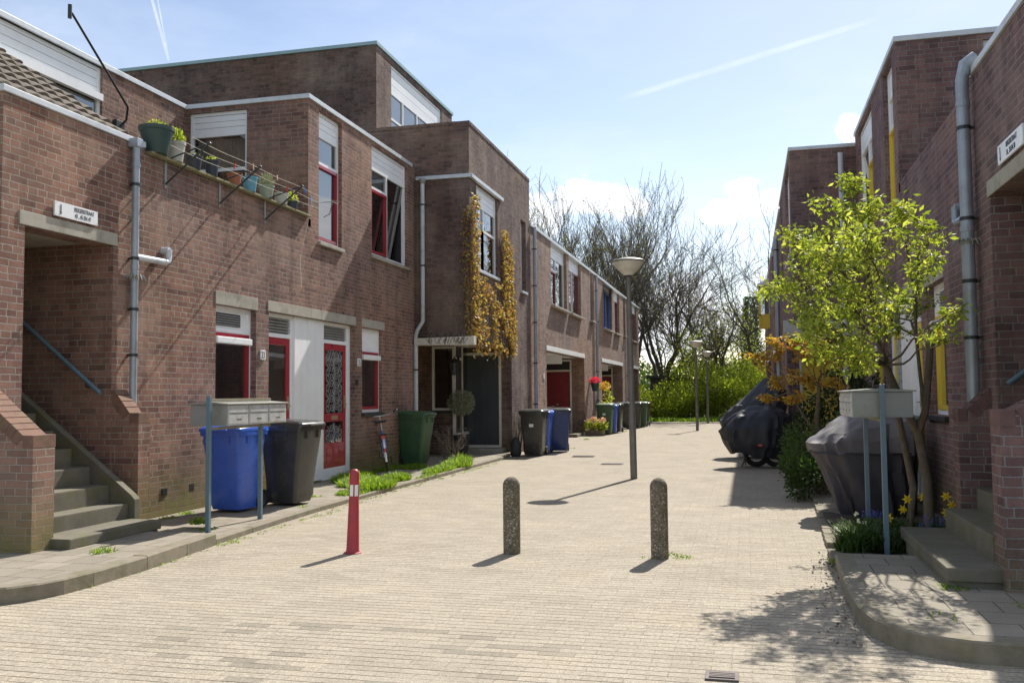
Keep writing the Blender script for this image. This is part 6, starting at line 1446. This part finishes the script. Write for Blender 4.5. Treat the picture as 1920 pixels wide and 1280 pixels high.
# spring-green shrubs along the street end
SH = [(-8.2, 52, 1.7, 2.3, 'dull green shrub at the left end of the green bank, behind the last row house'), (-6.3, 50.6, 1.3, 2.2, 'light green shrub directly behind the farthest wheelie bins'), (-4.6, 51.2, 1.5, 2.0, 'leafy green shrub between the nearest and the middle lamp, left one'), (-3.2, 50.4, 1.3, 1.7, 'low bright green shrub left of the middle lamp'), (-1.9, 51.5, 1.5, 2.9, 'tall bright yellow green shrub behind the farthest lamp'), (-0.6, 50.4, 1.3, 2.0, 'bright green shrub right of the farthest lamp'), (0.7, 51.5, 1.5, 3.1, 'tall yellow green shrub beside the black scooter covers'), (2.2, 52.5, 1.6, 2.9, 'green shrub at the right end of the green bank'), (-2.8, 54.5, 2.2, 6.0, 'high loose green bush behind the middle lamp'), (0.0, 55.5, 2.2, 6.4, 'high loose yellow green bush below the right bare tree')]
for k, (x, y, r, h, lab) in enumerate(SH):
    shrub(lab, (x, y, 0), (r*1.15, r), h, 5200 if h < 3.5 else 3600, 'leaf_hedge', 0.12 if h < 3.5 else 0.12, 200+k, group='green shrubs at the street end', lumps=16, cz=0.42)
fw = MB(); st_ = random.getstate(); random.seed(44); rr = random.Random(44)
for k in range(30000):
    x = rr.uniform(-30, 16); y = rr.uniform(60, 75); h = 3.4+1.6*noise.noise(Vector((x*0.25, y*0.2, 2)))+1.0*noise.noise(Vector((x*0.9, y*0.5, 5))); fw.leaf((x, y, max(0.1, h*rr.random()**0.6)), 0.30, None, 0.6)
random.setstate(st_); tag(fw.build('distant_undergrowth', M['leaf_green'], None, recalc=False), kind='stuff')
sd = thing('shed', 'dark low shed roof showing among the shrubs left of the middle lamp', 'shed', (-4.6, 56.5, 0)); MB().box(-1.0, 1.0, -1, 1, 0, 2.35).build('wall', M['barkdark'], sd); MB().box(-1.2, 1.2, -1.2, 1.2, 2.352, 2.50).build('roof', M['bitumen'], sd)

# ------------------------------------------------------------------ sky, sun, camera
SUN = Vector((0.19, 1.0, 1.03)).normalized(); el = math.asin(SUN.z); az = math.atan2(SUN.x, SUN.y)
W_ = bpy.data.worlds.new('World'); scene.world = W_; W_.use_nodes = True; nt = W_.node_tree; bg = nt.nodes['Background']
sky = nt.nodes.new('ShaderNodeTexSky'); sky.sky_type = 'NISHITA'; sky.sun_disc = False; sky.sun_elevation = el; sky.sun_rotation = az
sky.air_density = 1.0; sky.dust_density = 0.35; sky.ozone_density = 1.2; sky.altitude = 0
tcd = nt.nodes.new('ShaderNodeTexCoord').outputs['Generated']
sp = nt.nodes.new('ShaderNodeSeparateXYZ'); L(nt, tcd, sp.inputs[0])
azn = mathn(nt, 'ARCTAN2', sp.outputs[0], sp.outputs[1]); eln = mathn(nt, 'ARCSINE', sp.outputs[2])
mp = nt.nodes.new('ShaderNodeMapping'); L(nt, tcd, mp.inputs[0]); mp.inputs['Scale'].default_value = (1, 1, 1.8)
cn = noise_tex(nt, mp.outputs[0], 16, 8, 0.62)
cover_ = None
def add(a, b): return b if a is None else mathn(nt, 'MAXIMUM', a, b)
for (a0, e0, wa, he) in ((-9.9, 12.0, 3.4, 1.7), (-11.8, 11.2, 3.0, 1.8), (-6.9, 11.4, 2.2, 1.4), (-0.1, 12.2, 1.9, 1.4), (1.2, 11.2, 1.9, 1.2), (-0.9, 10.9, 1.9, 1.2), (6.3, 15.2, 1.1, 0.9), (-5, 4.5, 14, 3.4), (25, 10, 12, 3), (-48, 9, 14, 3.5), (70, 14, 16, 5), (150, 18, 30, 7), (85, 42, 48, 34), (-105, 42, 42, 34), (-20, 78, 60, 22)):  # large cloud patches at the end are unseen, added for facade fill light
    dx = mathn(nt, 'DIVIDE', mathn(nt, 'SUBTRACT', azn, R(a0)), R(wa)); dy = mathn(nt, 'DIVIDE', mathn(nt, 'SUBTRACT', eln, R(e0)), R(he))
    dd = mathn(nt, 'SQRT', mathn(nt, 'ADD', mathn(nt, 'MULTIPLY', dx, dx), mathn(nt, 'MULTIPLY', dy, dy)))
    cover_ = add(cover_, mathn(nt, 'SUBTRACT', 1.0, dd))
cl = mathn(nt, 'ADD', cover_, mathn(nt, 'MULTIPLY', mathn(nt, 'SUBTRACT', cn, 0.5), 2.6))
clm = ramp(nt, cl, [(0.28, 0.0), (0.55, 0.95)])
wisp = nt.nodes.new('ShaderNodeMapping'); L(nt, tcd, wisp.inputs[0]); wisp.inputs['Scale'].default_value = (1.0, 1.0, 3.0); wisp.inputs['Rotation'].default_value = (0.3, 0.4, 0)
wn = noise_tex(nt, wisp.outputs[0], 2.6, 6, 0.6)
veil = ramp(nt, wn, [(0.42, 0.0), (0.72, 0.22)])
# aircraft trails: great-circle bands
trail = None
for (A, B_, wd, st_) in (((-0.5416, 0.7508, 0.3782), (-0.5396, 0.7767, 0.3249), 0.0022, 0.5), ((-0.5370, 0.7508, 0.3850), (-0.5396, 0.7767, 0.3249), 0.0012, 0.45), ((-0.1062, 0.9453, 0.3085), (0.1451, 0.9225, 0.3576), 0.0042, 0.22)):
    A = Vector(A).normalized(); B_ = Vector(B_).normalized(); nn = A.cross(B_).normalized(); Tn = nn.cross(A).normalized(); ang = A.angle(B_)
    def dot(v):
        d = nt.nodes.new('ShaderNodeVectorMath'); d.operation = 'DOT_PRODUCT'; L(nt, tcd, d.inputs[0]); d.inputs[1].default_value = tuple(v); return d.outputs['Value']
    dist = mathn(nt, 'ABSOLUTE', dot(nn)); al = mathn(nt, 'ARCTAN2', dot(Tn), dot(A))
    lo = -0.25 if ang < 0.1 else -0.02; 
    m1 = nt.nodes.new('ShaderNodeMapRange'); L(nt, dist, m1.inputs[0]); m1.inputs[1].default_value = wd; m1.inputs[2].default_value = wd*0.25; m1.interpolation_type = 'SMOOTHSTEP'
    m2 = nt.nodes.new('ShaderNodeMapRange'); L(nt, al, m2.inputs[0]); m2.inputs[1].default_value = lo; m2.inputs[2].default_value = lo+0.03
    m3 = nt.nodes.new('ShaderNodeMapRange'); L(nt, al, m3.inputs[0]); m3.inputs[1].default_value = ang; m3.inputs[2].default_value = ang-(0.05 if ang > 0.1 else 0.005)
    t = mathn(nt, 'MULTIPLY', mathn(nt, 'MULTIPLY', m1.outputs[0], m2.outputs[0]), mathn(nt, 'MULTIPLY', m3.outputs[0], st_))
    t = mathn(nt, 'MULTIPLY', t, ramp(nt, noise_tex(nt, tcd, 30, 4, 0.7), [(0.2, 0.3), (0.6, 1.0)]))
    trail = add(trail, t)
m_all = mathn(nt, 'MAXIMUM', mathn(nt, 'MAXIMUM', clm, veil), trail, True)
SKYCOL = sky.outputs[0]
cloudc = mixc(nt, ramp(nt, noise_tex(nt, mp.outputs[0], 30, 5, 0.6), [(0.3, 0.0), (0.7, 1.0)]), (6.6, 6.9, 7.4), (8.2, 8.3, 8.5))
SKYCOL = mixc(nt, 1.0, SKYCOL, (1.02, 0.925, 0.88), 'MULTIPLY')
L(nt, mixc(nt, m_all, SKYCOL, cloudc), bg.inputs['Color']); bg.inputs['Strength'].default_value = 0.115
sl = bpy.data.lights.new('sun', 'SUN'); sl.energy = 5.0; sl.angle = R(0.55); sl.color = (1.0, 0.945, 0.85); so = bpy.data.objects.new('sun', sl); C.objects.link(so)
so.rotation_euler = (-SUN).to_track_quat('-Z', 'Y').to_euler(); so.location = (10, 40, 50)
cd = bpy.data.cameras.new('camera'); cam = bpy.data.objects.new('camera', cd); C.objects.link(cam); scene.camera = cam
cd.sensor_width = 36; cd.lens = 32.48; cd.clip_start = 0.05; cd.clip_end = 3000
r_, u_, f_ = Vector((0.96911372, 0.24644523, -0.0091295)), Vector((0.02285643, -0.05289675, 0.99833838)), Vector((-0.24555281, 0.96771209, 0.05689583))
cam.matrix_world = Matrix(((r_.x, u_.x, -f_.x, 0), (r_.y, u_.y, -f_.y, 0), (r_.z, u_.z, -f_.z, 1.47), (0, 0, 0, 1)))
scene.render.engine = 'CYCLES'
vs = scene.view_settings; vs.view_transform = 'Standard'; vs.look = 'None'; vs.gamma = 1.0; vs.exposure = 0.58; vs.use_curve_mapping = False
for o in bpy.data.objects:
    if '_w' in o.keys(): del o['_w']
